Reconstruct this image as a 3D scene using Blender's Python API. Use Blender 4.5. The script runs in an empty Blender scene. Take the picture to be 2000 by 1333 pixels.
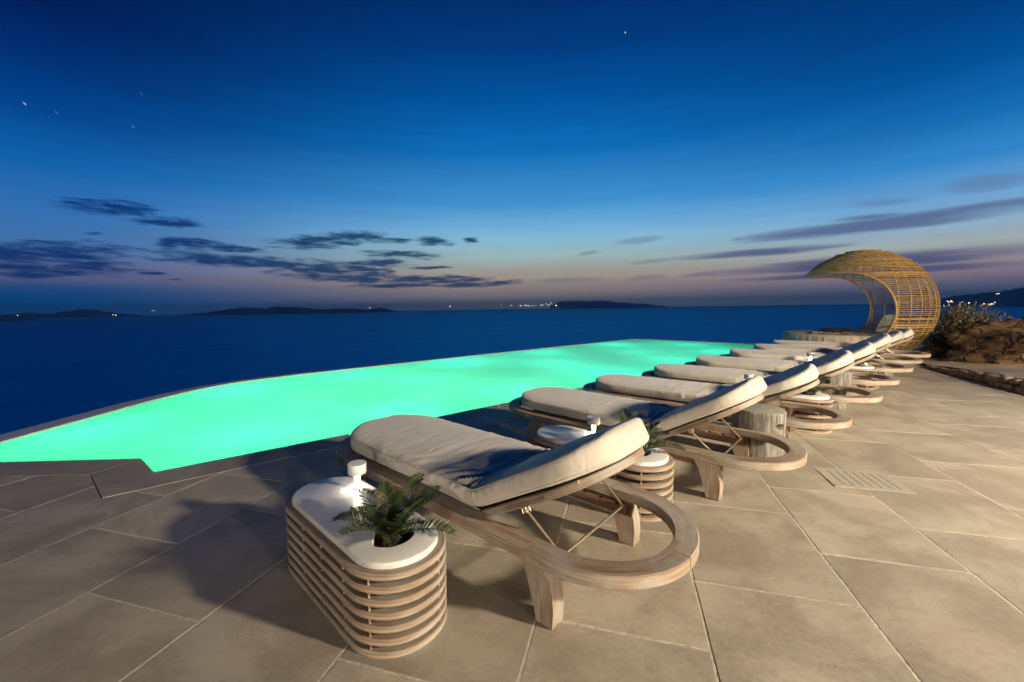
import bpy, bmesh, math, random
from mathutils import Vector, Matrix, noise
R = math.radians
sc = bpy.context.scene
COL = sc.collection

# ------------------------------------------------------------------ camera
def make_camera():
    cd = bpy.data.cameras.new('camera'); cam = bpy.data.objects.new('camera', cd); COL.objects.link(cam)
    cd.sensor_width = 36; cd.lens = 14.39; cd.clip_start = 0.05; cd.clip_end = 60000
    c, s = math.cos(.00339), math.sin(.00339)
    base = Matrix(((c, s, 0), (0, 0, -1), (-s, c, 0)))          # columns: right, up, back
    rot = Matrix.Rotation(-.0906, 3, 'X') @ base
    cam.matrix_world = Matrix.Translation((0, 0, 1.6)) @ rot.to_4x4()
    sc.camera = cam
make_camera()
UP = Vector((-.01236, .0061, .9999)).normalized()               # true vertical; the deck falls slightly for drainage

def lin(r, g, b):
    f = lambda v: (v/255/12.92) if v/255 <= .04045 else ((v/255+.055)/1.055)**2.4
    return (f(r), f(g), f(b), 1.0)

# ------------------------------------------------------------------ node helper
class NT:
    def __init__(s, tree): s.t = tree
    def n(s, typ, **kw):
        nd = s.t.nodes.new(typ)
        for k, v in kw.items():
            if k.startswith('i_'):
                key = k[2:].replace('_', ' ')
                key = int(key) if key.isdigit() else key
                s.put(nd.inputs[key], v)
            else: setattr(nd, k, v)
        return nd
    def put(s, sock, v):
        if isinstance(v, bpy.types.NodeSocket): s.t.links.new(v, sock)
        else: sock.default_value = v
    def m(s, op, a, b=None, c=None, clamp=False):
        nd = s.t.nodes.new('ShaderNodeMath'); nd.operation = op; nd.use_clamp = clamp
        for i, v in enumerate((a, b, c)):
            if v is not None: s.put(nd.inputs[i], v)
        return nd.outputs[0]
    def vm(s, op, a, b=None):
        nd = s.t.nodes.new('ShaderNodeVectorMath'); nd.operation = op
        s.put(nd.inputs[0], a)
        if b is not None: s.put(nd.inputs[1], b)
        return nd
    def mr(s, v, a, b, c=0., d=1., smooth=True):
        nd = s.t.nodes.new('ShaderNodeMapRange'); nd.interpolation_type = 'SMOOTHSTEP' if smooth else 'LINEAR'
        for k, x in zip(('Value', 'From Min', 'From Max', 'To Min', 'To Max'), (v, a, b, c, d)): s.put(nd.inputs[k], x)
        return nd.outputs['Result']
    def mix(s, f, a, b, mode='MIX'):
        nd = s.t.nodes.new('ShaderNodeMix'); nd.data_type = 'RGBA'; nd.blend_type = mode
        s.put(nd.inputs[0], f); s.put(nd.inputs[6], a); s.put(nd.inputs[7], b)
        return nd.outputs[2]
    def ramp(s, f, stops, interp='LINEAR'):
        nd = s.t.nodes.new('ShaderNodeValToRGB'); cr = nd.color_ramp; cr.interpolation = interp
        stops = sorted(stops)
        cr.elements[0].position = stops[0][0]; cr.elements[0].color = stops[0][1]
        cr.elements[1].position = stops[-1][0]; cr.elements[1].color = stops[-1][1]
        for p, c in stops[1:-1]:
            e = cr.elements.new(p); e.color = c
        s.put(nd.inputs[0], f); return nd.outputs[0]
    def noise(s, vec, scale, detail=4, rough=.5, dist=0., out=0):
        nd = s.t.nodes.new('ShaderNodeTexNoise'); s.put(nd.inputs['Vector'], vec)
        nd.inputs['Scale'].default_value = scale; nd.inputs['Detail'].default_value = detail
        nd.inputs['Roughness'].default_value = rough; nd.inputs['Distortion'].default_value = dist
        return nd.outputs[out]

# ------------------------------------------------------------------ sky (dusk: after-glow over the sea, stars, cloud banks)
CLOUDS = [(-43.76,10.25,2.88,1.8,.63,0),(-39.22,9.4,2.51,1.7,.42,0),(-47.73,5.56,4.31,6.6,.93,0),(-47.63,4.26,4.45,1.8,.7,0),(-49.24,3.44,1.81,1.2,.32,0),
(-39.43,7.2,.86,11.7,.58,0),(-36.39,7.36,2.83,-3.5,.5,0),(-33.61,6.97,2.8,.6,.29,0),(-37.27,5.97,2.67,-.7,.55,0),(-34.01,5.72,5.53,.7,.57,0),
(-29.52,5.53,5.57,-1,.54,0),(-24.82,5.07,4.5,-2.7,.95,0),(-21.22,4.04,7.33,-2.7,.6,0),(-12.12,3.76,8.25,-.8,.58,0),(-7.01,3.94,2.81,-6.1,.35,0),
(-24.41,8.44,4.25,5.7,.74,0),(-20.43,9.22,2.78,2.4,.63,0),(-16.03,8.83,2.28,2.4,.33,0),(-10.55,8.81,2.21,-1.9,.47,0),(-5.64,9.01,.77,0,.4,0),
(-14.73,7.07,3.95,-2.4,.46,0),(-17.7,5.94,3.21,2.1,.5,0),(-19.63,5.11,3.14,-6.3,.6,0),(-11.47,5.37,2.38,2.6,.2,0),(-44.95,7.65,.52,-1.6,.15,0),
(-41.06,4.01,1.01,.8,.16,0),(-39.14,3.46,.53,1.7,.11,0),(-4.9,3.15,4.93,1.8,.4,0),(-15.11,3.01,5.29,1.3,.27,0),
(29.63,5.88,6.84,1.3,.48,1),(41.27,7.76,9.68,1.7,.74,1),(40.5,8.6,2.41,-1.2,.31,1),(40.44,4.03,10.77,1.4,.77,1),(41.03,2.96,10.26,.9,.36,1),
(10.5,7.01,1.37,7.7,.27,2),(16.75,8.32,2.9,3,.45,2),(18.43,5.52,2.54,2.4,.26,2),(7.73,3.42,4.87,.3,.35,2),(17.84,3.4,2.57,3.9,.4,2),
(24.02,3.61,1.77,3.6,.26,2),(40.97,9.98,2.97,-4.9,.45,2),(48.04,10.34,2.75,-1.3,.7,2),(28.43,7.53,.54,1.3,.18,2)]
STARS = [(-48.58,17.97,.6),(-41.52,18.03,.22),(14.69,31.09,.9),(-40.69,21.06,.12),(-46.71,17.85,.13)]
def make_world():
    w = bpy.data.worlds.new('World'); sc.world = w; w.use_nodes = True
    t = w.node_tree; t.nodes.clear(); N = NT(t)
    d = N.vm('NORMALIZE', N.n('ShaderNodeTexCoord').outputs['Generated']).outputs[0]
    sep = N.n('ShaderNodeSeparateXYZ', i_0=d)
    x, y, z = sep.outputs
    deg = 180/math.pi
    el = N.m('MULTIPLY', N.m('ARCSINE', N.vm('DOT_PRODUCT', d, tuple(UP)).outputs['Value']), deg)
    az = N.m('MULTIPLY', N.m('ARCTAN2', x, y), deg)
    e = N.m('DIVIDE', N.m('ADD', el, 2.), 60., clamp=True)
    S = lambda L: [((a+2)/60, lin(*c)) for a, c in L]
    left = N.ramp(e, S([(-1,(0,80,148)),(.3,(0,80,148)),(1.6,(6,74,136)),(2.4,(36,78,132)),(3.3,(84,92,132)),(4.6,(88,106,150)),(6.5,(66,112,168)),(9.7,(48,110,178)),(13.6,(14,96,168)),(18,(0,66,138)),(22,(0,45,110)),(26,(0,26,84)),(34,(0,16,62)),(58,(0,10,42))]))
    mid = N.ramp(e, S([(-1,(96,112,128)),(.2,(104,114,128)),(1.0,(118,120,128)),(1.8,(134,126,128)),(2.8,(150,136,132)),(3.7,(162,148,138)),(4.9,(160,158,148)),(6.9,(152,182,184)),(8.8,(136,186,208)),(10.6,(110,172,214)),(13.6,(66,144,203)),(19.8,(12,108,180)),(25.4,(0,82,154)),(30.5,(0,58,124)),(35,(0,44,104)),(58,(0,18,60))]))
    right = N.ramp(e, S([(-1,(70,96,132)),(.5,(78,98,132)),(1.4,(100,106,134)),(2.4,(136,120,136)),(3.8,(156,146,150)),(5.4,(162,174,176)),(7.3,(136,172,200)),(9.5,(106,160,208)),(12.8,(48,132,198)),(16.8,(14,102,172)),(20.7,(0,78,148)),(24.4,(0,60,124)),(34,(0,34,90)),(58,(0,16,56))]))
    back = N.ramp(e, S([(-1,(4,14,30)),(6,(10,30,62)),(20,(4,24,60)),(58,(0,12,40))]))
    c = N.mix(N.mr(az, -50, -2), left, mid)
    c = N.mix(N.mr(az, 6, 50), c, right)
    absaz = N.m('ABSOLUTE', az)
    c = N.mix(N.mr(absaz, 62, 120), c, back)
    # cloud banks: soft ellipses in azimuth/elevation broken up by stretched noise
    v = N.n('ShaderNodeCombineXYZ', i_0=N.m('MULTIPLY', az, .26), i_1=N.m('MULTIPLY', el, 1.7), i_2=0.)
    nz = N.noise(v.outputs[0], 1.25, 9, .66, .3)
    nz2 = N.n('ShaderNodeCombineXYZ', i_0=N.m('MULTIPLY', az, .1), i_1=N.m('MULTIPLY', el, 1.3), i_2=3.)
    nzs = N.noise(nz2.outputs[0], .9, 5, .5)
    groups = {0: None, 1: None, 2: None}
    for (ca, ce, ha, an, th, g) in CLOUDS:
        cs, sn = math.cos(R(an)), math.sin(R(an))
        da = N.m('SUBTRACT', az, ca); de = N.m('SUBTRACT', el, ce)
        ha *= 1.35 if g == 1 else 1.12
        p = N.m('MULTIPLY_ADD', de, sn/ha, N.m('MULTIPLY', da, cs/ha))
        q = N.m('MULTIPLY_ADD', de, cs/(th*1.05), N.m('MULTIPLY', da, -sn/(th*1.05)))
        r = N.m('SUBTRACT', 1., N.m('MULTIPLY_ADD', q, q, N.m('MULTIPLY', p, p)))
        groups[g] = r if groups[g] is None else N.m('MAXIMUM', groups[g], r)
    dk = N.m('MULTIPLY', N.mr(N.m('MULTIPLY_ADD', N.m('SUBTRACT', nz, .5), 6.5, N.m('MAXIMUM', groups[0], -2.5)), -1.0, 1.25), .93)
    ms = N.m('MULTIPLY', N.mr(N.m('MULTIPLY_ADD', N.m('SUBTRACT', nzs, .5), 2.6, N.m('MAXIMUM', groups[1], -2.)), -.5, 1.1), .88)
    ws = N.m('MULTIPLY', N.mr(N.m('MULTIPLY_ADD', N.m('SUBTRACT', nzs, .5), 2.6, N.m('MAXIMUM', groups[2], -2.)), -.5, 1.2), .42)
    ccol = N.mix(N.mr(az, -46, -15), lin(0,46,104), lin(14,56,96))
    c = N.mix(dk, c, ccol)
    c = N.mix(ms, c, N.mix(N.mr(el, 3, 9), lin(62,72,118), lin(84,98,138)))
    c = N.mix(ws, c, lin(88,100,130))
    c = N.mix(1., c, N.mix(N.mr(nzs, .3, .7, 0, 1), (.96,.96,.96,1), (1.03,1.03,1.03,1)), 'MULTIPLY')
    stars = None
    for a, ee, b in STARS:
        cs = N.m('MULTIPLY_ADD', N.m('SUBTRACT', az, a), 1., N.m('SUBTRACT', el, ee))
        sn = N.m('SUBTRACT', N.m('SUBTRACT', az, a), N.m('SUBTRACT', el, ee))
        q = N.m('MULTIPLY_ADD', cs, N.m('DIVIDE', cs, .006), N.m('DIVIDE', N.m('MULTIPLY', sn, sn), .04))
        k = N.m('MULTIPLY', N.m('SUBTRACT', 1., N.m('MULTIPLY', q, .8), clamp=True), b)
        stars = k if stars is None else N.m('ADD', stars, k)
    c = N.mix(1., c, N.mix(N.m('MINIMUM', stars, 1.), (0,0,0,1), (.75,.75,.7,1)), 'ADD')
    bg = N.n('ShaderNodeBackground', i_Color=c, i_Strength=1.1)
    # the physical sky of a sun just set, below the after-glow
    st = N.n('ShaderNodeTexSky', sky_type='NISHITA', sun_disc=False, sun_elevation=R(-4.5), sun_rotation=R(8))
    bg2 = N.n('ShaderNodeBackground', i_Color=st.outputs[0], i_Strength=.02)
    add = N.n('ShaderNodeAddShader', i_0=bg.outputs[0], i_1=bg2.outputs[0])
    N.n('ShaderNodeOutputWorld', i_Surface=add.outputs[0])
    w.cycles.sampling_method = 'MANUAL'; w.cycles.sample_map_resolution = 1024
make_world()

# ------------------------------------------------------------------ out of view: villa lamps to the right, added fill lamps behind
def lamp(name, loc, power, col, size, typ='POINT', target=None, spot=None, blend=.5):
    ld = bpy.data.lights.new(name, typ); ld.energy = power; ld.color = col; ld.shadow_soft_size = size
    o = bpy.data.objects.new(name, ld); COL.objects.link(o); o.location = loc
    if target:
        o.rotation_euler = (Vector(target)-Vector(loc)).to_track_quat('-Z', 'Y').to_euler()
    if spot: ld.spot_size = R(spot); ld.spot_blend = blend
    return o
WARM = (1.0, .84, .61)
lamp('villa_lamp_right', (8.95, -1.6, 4.1), 7800, WARM, .30, 'SPOT', (4.8, 3.8, 0), 104, .95)
lamp('fill_lamp_left', (.2, -6.4, 1.35), 900, WARM, .22)  # this and the next two: unseen lamps added as soft warm fill
lamp('fill_lamp_mid', (3.8, -6.8, 1.6), 1000, WARM, .22)
lamp('fill_lamp_right', (7.2, -5.4, 2.0), 1100, WARM, .22)
lamp('villa_lamp_side', (13.0, 3.6, 2.9), 1900, (1.0, .72, .42), .12, 'SPOT', (10.2, 10.8, 1.4), 56, .6)

vs = sc.view_settings; vs.view_transform = 'Standard'; vs.look = 'None'; vs.exposure = 0; vs.gamma = 1
sc.render.film_transparent = False
cy = sc.cycles; cy.use_denoising = True; cy.max_bounces = 6; cy.diffuse_bounces = 3; cy.glossy_bounces = 3
cy.transparent_max_bounces = 12; cy.sample_clamp_indirect = 4; cy.caustics_reflective = False; cy.caustics_refractive = False

# ------------------------------------------------------------------ materials
def mat(name):
    m = bpy.data.materials.new(name); m.use_nodes = True; m.node_tree.nodes.clear(); return m, NT(m.node_tree)
def finish(m, N, color, rough=.6, bump=None, bstr=.2, bdist=.01, **kw):
    b = N.n('ShaderNodeBsdfPrincipled'); N.put(b.inputs['Base Color'], color); N.put(b.inputs['Roughness'], rough)
    for k, v in kw.items(): N.put(b.inputs[k.replace('_', ' ')], v)
    if bump is not None:
        bn = N.n('ShaderNodeBump', i_Height=bump, i_Strength=bstr, i_Distance=bdist); N.put(b.inputs['Normal'], bn.outputs[0])
    N.n('ShaderNodeOutputMaterial', i_Surface=b.outputs[0]); return m
def objco(N): return N.n('ShaderNodeTexCoord').outputs['Object']
def island(N): return N.n('ShaderNodeNewGeometry').outputs['Random Per Island']

def m_stone(name, base, dark, joint=False, warm=(.5,.4,.3,1)):
    m, N = mat(name); co = objco(N); rnd = island(N)
    off = N.n('ShaderNodeCombineXYZ', i_0=N.m('MULTIPLY', rnd, 37.), i_1=N.m('MULTIPLY', rnd, 91.), i_2=0.)
    cv = N.vm('ADD', co, off.outputs[0]).outputs[0]
    cl = N.noise(cv, 1.7, 5, .6, .4); fine = N.noise(cv, 38., 6, .7)
    st = N.n('ShaderNodeMapping'); N.put(st.inputs[0], cv); st.inputs['Scale'].default_value = (1.2, 7., 1.); st.inputs['Rotation'].default_value = (0, 0, R(15))
    vein = N.noise(st.outputs[0], 2.6, 6, .66, .8)
    pit = N.n('ShaderNodeTexVoronoi', feature='F1'); N.put(pit.inputs['Vector'], N.vm('ADD', cv, N.vm('MULTIPLY', N.noise(cv, 9., 2, .5, 0, 1), (.2,.2,.2)).outputs[0]).outputs[0]); pit.inputs['Scale'].default_value = 17.
    pm = N.mr(pit.outputs['Distance'], .04, .11, 1., 0.)
    pm = N.m('MULTIPLY', pm, N.mr(N.noise(cv, 3., 2), .54, .64))
    big = N.noise(co, .45, 3, .5)
    c = N.mix(N.mr(cl, .36, .64), dark, base)
    c = N.mix(N.m('MULTIPLY', N.mr(big, .45, .65), .25), c, warm)
    blot = N.noise(cv, 5.5, 6, .72, .5)
    c = N.mix(N.m('MULTIPLY', N.mr(blot, .5, .68), .35), c, (dark[0]*.8, dark[1]*.78, dark[2]*.75, 1))
    c = N.mix(N.m('MULTIPLY', N.mr(vein, .5, .68), .6), c, warm)
    c = N.mix(N.m('MULTIPLY', N.mr(fine, .3, .75), .28), c, (base[0]*1.25, base[1]*1.25, base[2]*1.25, 1))
    c = N.mix(N.m('MULTIPLY', N.mr(N.noise(cv, 90., 3, .7), .56, .7), .3), c, (dark[0]*.6, dark[1]*.6, dark[2]*.6, 1))
    c = N.mix(N.m('MULTIPLY', pm, .65), c, (dark[0]*.45, dark[1]*.4, dark[2]*.35, 1))
    tone = N.mr(rnd, 0., 1., .90, 1.09, False)
    c = N.mix(1., c, N.n('ShaderNodeCombineColor', i_0=tone, i_1=N.m('MULTIPLY', tone, .995), i_2=N.m('MULTIPLY', tone, .985)).outputs[0], 'MULTIPLY')
    h = N.m('SUBTRACT', N.m('MULTIPLY_ADD', cl, .6, N.m('MULTIPLY', fine, .35)), N.m('MULTIPLY', pm, .6))
    return finish(m, N, c, N.mr(fine, .2, .8, .42, .68), h, .35, .01, Specular_IOR_Level=.35)
TILE = m_stone('limestone_paving', (.45,.405,.33,1), (.28,.245,.195,1), warm=(.34,.265,.195,1))
COPING = m_stone('coping_stone', (.38,.34,.29,1), (.26,.225,.185,1), warm=(.27,.18,.12,1))
def m_plain(name, a, b, scale=20., rough=.7, bstr=.3, bdist=.005, **kw):
    m, N = mat(name); co = objco(N); nz = N.noise(co, scale, 6, .65)
    return finish(m, N, N.mix(N.mr(nz, .3, .7), a, b), rough, nz, bstr, bdist, **kw)
GROUT = m_plain('pale_grout', (.40,.36,.30,1), (.66,.60,.50,1), 30., .9, .8, .01)
RIM = m_plain('pool_rim_stone', (.55,.53,.52,1), (.66,.64,.62,1), 6., .5)
POOLWALL = m_plain('pool_plaster', (.6,.75,.68,1), (.8,.9,.85,1), 2., .7, .1)
GRANITE = m_plain('grate_stone', (.30,.275,.225,1), (.47,.44,.37,1), 110., .75, .5, .003)
DARKSLOT = m_plain('slot_shadow', (.02,.018,.015,1), (.03,.026,.02,1), 20., .9)
METAL = m_plain('brushed_brass', (.55,.46,.34,1), (.68,.58,.44,1), 60., .34, .1, .002, Metallic=.9)
LAMPWHITE = m_plain('white_lamp_paint', (.72,.72,.70,1), (.8,.8,.78,1), 30., .45, .05)
TERRACOTTA = m_plain('terracotta', (.26,.10,.055,1), (.36,.15,.085,1), 18., .85)
SOIL = m_plain('potting_bark', (.045,.025,.015,1), (.20,.10,.06,1), 70., .95, 1., .02)
PILLOW = m_plain('grey_pillow_fabric', (.28,.29,.27,1), (.36,.37,.34,1), 160., .9, .25, .003)
DARKCUSH = m_plain('dark_brown_fabric', (.03,.022,.018,1), (.06,.045,.035,1), 120., .9, .3, .003)
BLANKET = m_plain('beige_throw', (.30,.24,.17,1), (.44,.36,.26,1), 80., .95, .5, .006)
SKIRT = m_plain('daybed_cover', (.42,.38,.32,1), (.52,.48,.41,1), 60., .9, .3, .006)
WICKER = m_plain('wicker', (.30,.195,.07,1), (.54,.36,.14,1), 14., .6, .4, .004)
ROCKPALE = m_plain('pale_wall_stone', (.16,.10,.07,1), (.36,.27,.21,1), 7., .85, 1., .03)
MORTAR = m_plain('wall_mortar', (.06,.04,.03,1), (.12,.085,.06,1), 15., .95, .6, .02)
WHITEROCK = m_plain('white_rock', (.5,.5,.48,1), (.7,.7,.68,1), 8., .8, .5, .02)
HAZYLAND = m_plain('haze_pale_hills', (.42,.55,.62,1), (.5,.64,.7,1), .004, 1., .0)  # distance haze put into the pale blue base colour
LANDM = m_plain('haze_blue_land', (.03,.10,.22,1), (.05,.15,.30,1), .004, 1., .0)  # blue of the distance haze mixed into the land colour
def m_rock():
    m, N = mat('rust_brown_rock'); co = objco(N)
    n1 = N.noise(co, 1.6, 7, .65, .6); n2 = N.noise(co, 9., 7, .7)
    vo = N.n('ShaderNodeTexVoronoi', feature='DISTANCE_TO_EDGE'); N.put(vo.inputs['Vector'], N.vm('ADD', co, N.vm('MULTIPLY', N.noise(co, 2., 3, .6, 0, 1), (.7,.7,.7)).outputs[0]).outputs[0]); vo.inputs['Scale'].default_value = 1.5
    cr = N.mr(vo.outputs['Distance'], .0, .06)
    c = N.mix(N.mr(n1, .38, .66), (.10,.052,.025,1), (.27,.155,.08,1))
    c = N.mix(N.m('MULTIPLY', N.mr(n2, .5, .72), .7), c, (.33,.25,.20,1))
    c = N.mix(N.m('SUBTRACT', 1., cr), c, (.03,.018,.01,1))
    h = N.m('MULTIPLY_ADD', cr, .5, N.m('MULTIPLY_ADD', n2, .6, n1))
    return finish(m, N, c, .9, h, 1., .06)
ROCK = m_rock()
def m_teak(name='teak', a=(.25,.165,.11,1), b=(.45,.35,.265,1), grey=(.43,.395,.345,1)):
    m, N = mat(name); uv = N.n('ShaderNodeUVMap'); rnd = island(N)
    off = N.n('ShaderNodeCombineXYZ', i_0=N.m('MULTIPLY', rnd, 53.), i_1=N.m('MULTIPLY', rnd, 17.), i_2=0.)
    mp = N.n('ShaderNodeMapping'); N.put(mp.inputs[0], N.vm('ADD', uv.outputs[0], off.outputs[0]).outputs[0]); mp.inputs['Scale'].default_value = (1.3, 26., 1.)
    g = N.noise(mp.outputs[0], 1.6, 6, .62, .9)
    mp2 = N.n('ShaderNodeMapping'); N.put(mp2.inputs[0], N.vm('ADD', uv.outputs[0], off.outputs[0]).outputs[0]); mp2.inputs['Scale'].default_value = (4., 160., 1.)
    g2 = N.noise(mp2.outputs[0], 1.2, 4, .6)
    cl = N.noise(N.vm('ADD', objco(N), off.outputs[0]).outputs[0], 2.2, 4, .6)
    c = N.mix(N.mr(g, .3, .7), a, b)
    c = N.mix(N.m('MULTIPLY', N.mr(cl, .42, .60), .85), c, grey)
    c = N.mix(N.m('MULTIPLY', N.mr(g2, .45, .7), .6), c, (a[0]*.5, a[1]*.5, a[2]*.5, 1))
    kn = N.n('ShaderNodeTexVoronoi'); N.put(kn.inputs['Vector'], mp.outputs[0]); kn.inputs['Scale'].default_value = .9
    c = N.mix(N.m('MULTIPLY', N.mr(kn.outputs['Distance'], .02, .12, 1., 0.), .5), c, (.10,.06,.035,1))
    tone = N.mr(rnd, 0., 1., .78, 1.15, False)
    c = N.mix(1., c, N.n('ShaderNodeCombineColor', i_0=tone, i_1=tone, i_2=tone).outputs[0], 'MULTIPLY')
    return finish(m, N, c, N.mr(g, .2, .8, .5, .72), N.m('ADD', g, N.m('MULTIPLY', g2, .5)), .25, .004, Specular_IOR_Level=.35)
TEAK = m_teak()
GAPSHADE = m_teak('gap_shade_wood', (.05,.028,.016,1), (.11,.065,.04,1), (.08,.055,.04,1))  # darkened tone stands in for the shade between the slats
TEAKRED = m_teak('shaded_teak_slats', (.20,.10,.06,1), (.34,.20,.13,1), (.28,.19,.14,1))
def m_fabric():
    m, N = mat('cream_canvas'); co = objco(N)
    n1 = N.noise(co, 3., 4, .5); weave = N.noise(co, 420., 2, .5)
    mp = N.n('ShaderNodeMapping'); N.put(mp.inputs[0], co); mp.inputs['Scale'].default_value = (9., 1.6, 9.)
    fold = N.noise(mp.outputs[0], 1.8, 5, .55, .6)
    c = N.mix(N.mr(n1, .35, .7), (.54,.495,.425,1), (.60,.555,.485,1))
    h = N.m('MULTIPLY_ADD', fold, 1.0, N.m('MULTIPLY', weave, .03))
    return finish(m, N, c, .62, h, .45, .022, Sheen_Weight=.25, Specular_IOR_Level=.4)
FABRIC = m_fabric()
def m_marble():
    m, N = mat('white_marble'); co = objco(N)
    n = N.noise(co, 3.2, 6, .6, 1.8); v = N.mr(N.m('ABSOLUTE', N.m('SUBTRACT', n, .5)), .0, .035, 1., 0.)
    v = N.m('MULTIPLY', v, N.mr(N.noise(co, 1.6, 2), .45, .62))
    c = N.mix(N.mr(N.noise(co, 5., 4), .4, .7), (.70,.69,.66,1), (.78,.77,.74,1))
    c = N.mix(N.m('MULTIPLY', v, .55), c, (.36,.33,.30,1))
    return finish(m, N, c, .34, None)
MARBLE = m_marble()
def m_concrete():
    m, N = mat('weathered_stump_wood'); co = objco(N)
    mp = N.n('ShaderNodeMapping'); N.put(mp.inputs[0], co); mp.inputs['Scale'].default_value = (9., 9., 1.1)
    s = N.noise(mp.outputs[0], 2., 7, .7, .3)
    mp2 = N.n('ShaderNodeMapping'); N.put(mp2.inputs[0], co); mp2.inputs['Scale'].default_value = (60., 60., 3.)
    s2 = N.noise(mp2.outputs[0], 1.5, 4, .6)
    c = N.mix(N.mr(s, .38, .64), (.06,.048,.036,1), (.30,.28,.24,1))
    c = N.mix(N.m('MULTIPLY', N.mr(s2, .45, .75), .5), c, (.40,.385,.34,1))
    top = N.mr(N.n('ShaderNodeSeparateXYZ', i_0=N.n('ShaderNodeNewGeometry').outputs['Normal']).outputs[2], .8, .95)
    c = N.mix(top, c, N.mix(N.mr(N.noise(co, 14., 5), .3, .7), (.25,.24,.20,1), (.32,.305,.26,1)))
    return finish(m, N, c, .7, N.m('ADD', s, s2), .35, .008)
STUMP = m_concrete()
def m_leaf(name, a, b, c3=None):
    m, N = mat(name); rnd = island(N)
    c = N.mix(rnd, a, b)
    if c3: c = N.mix(N.mr(rnd, .86, .9), c, c3)
    bs = N.n('ShaderNodeBsdfPrincipled', i_Roughness=.45); N.put(bs.inputs['Base Color'], c)
    tr = N.n('ShaderNodeBsdfTranslucent'); N.put(tr.inputs[0], c)
    mx = N.n('ShaderNodeMixShader', i_0=.22, i_1=bs.outputs[0], i_2=tr.outputs[0])
    N.n('ShaderNodeOutputMaterial', i_Surface=mx.outputs[0]); return m
PALMLEAF = m_leaf('sago_leaf', (.028,.052,.016,1), (.065,.10,.03,1), (.20,.11,.045,1))
PALMBARK = m_plain('sago_bark', (.05,.04,.02,1), (.16,.12,.06,1), 60., .9, 1., .01)
BUSHLEAF = m_leaf('silver_shrub_leaf', (.085,.095,.045,1), (.34,.31,.19,1))
TWIG = m_plain('shrub_twig', (.10,.07,.045,1), (.18,.13,.09,1), 40., .9)
def m_emit(name, col, s):
    m, N = mat(name); e = N.n('ShaderNodeEmission', i_Color=col, i_Strength=s); N.n('ShaderNodeOutputMaterial', i_Surface=e.outputs[0]); return m
GLOW = m_emit('lamp_tube_glow', (1.,.86,.66,1), 42.)
TOWNLIGHT = m_emit('town_light', (1.,.66,.42,1), 9.)
SHIPLIGHT = m_emit('ship_deck_light', (1.,.42,.25,1), 3.)
def m_sea():
    m, N = mat('dusk_sea'); co = objco(N)
    mp = N.n('ShaderNodeMapping'); N.put(mp.inputs[0], co); mp.inputs['Scale'].default_value = (.0011, .0022, 1.)
    n = N.noise(mp.outputs[0], 1., 8, .62)
    c = N.mix(N.mr(n, .35, .7), (.0,.30,.50,1), (.0,.60,.75,1))
    w = N.noise(co, .012, 9, .75)
    bn = N.n('ShaderNodeBump', i_Height=w, i_Strength=.7, i_Distance=8.)
    df = N.n('ShaderNodeBsdfDiffuse', i_Color=c, i_Normal=bn.outputs[0]); gl = N.n('ShaderNodeBsdfGlossy', i_Roughness=.3, i_Normal=bn.outputs[0]); gl.inputs[0].default_value = (.06,.62,1,1)
    mx = N.n('ShaderNodeMixShader', i_0=.38, i_1=df.outputs[0], i_2=gl.outputs[0])
    N.n('ShaderNodeOutputMaterial', i_Surface=mx.outputs[0]); return m
SEA = m_sea()
def m_water():
    m, N = mat('pool_water'); co = objco(N)
    g = N.n('ShaderNodeBsdfGlossy', i_Roughness=.08); g.inputs[0].default_value = (.8,1,.95,1)
    bn = N.n('ShaderNodeBump', i_Height=N.noise(co, 2.2, 3, .5), i_Strength=.12, i_Distance=.03); N.put(g.inputs['Normal'], bn.outputs[0])
    sw = N.noise(co, .55, 4, .55, 1.2)
    tl = N.n('ShaderNodeBsdfTranslucent'); N.put(tl.inputs[0], N.mix(N.mr(sw, .35, .68), (.80,.95,.90,1), (.95,1.,.98,1)))
    mx = N.n('ShaderNodeMixShader', i_0=.05, i_1=tl.outputs[0], i_2=g.outputs[0])
    N.n('ShaderNodeOutputMaterial', i_Surface=mx.outputs[0]); return m
WATER = m_water()

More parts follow.
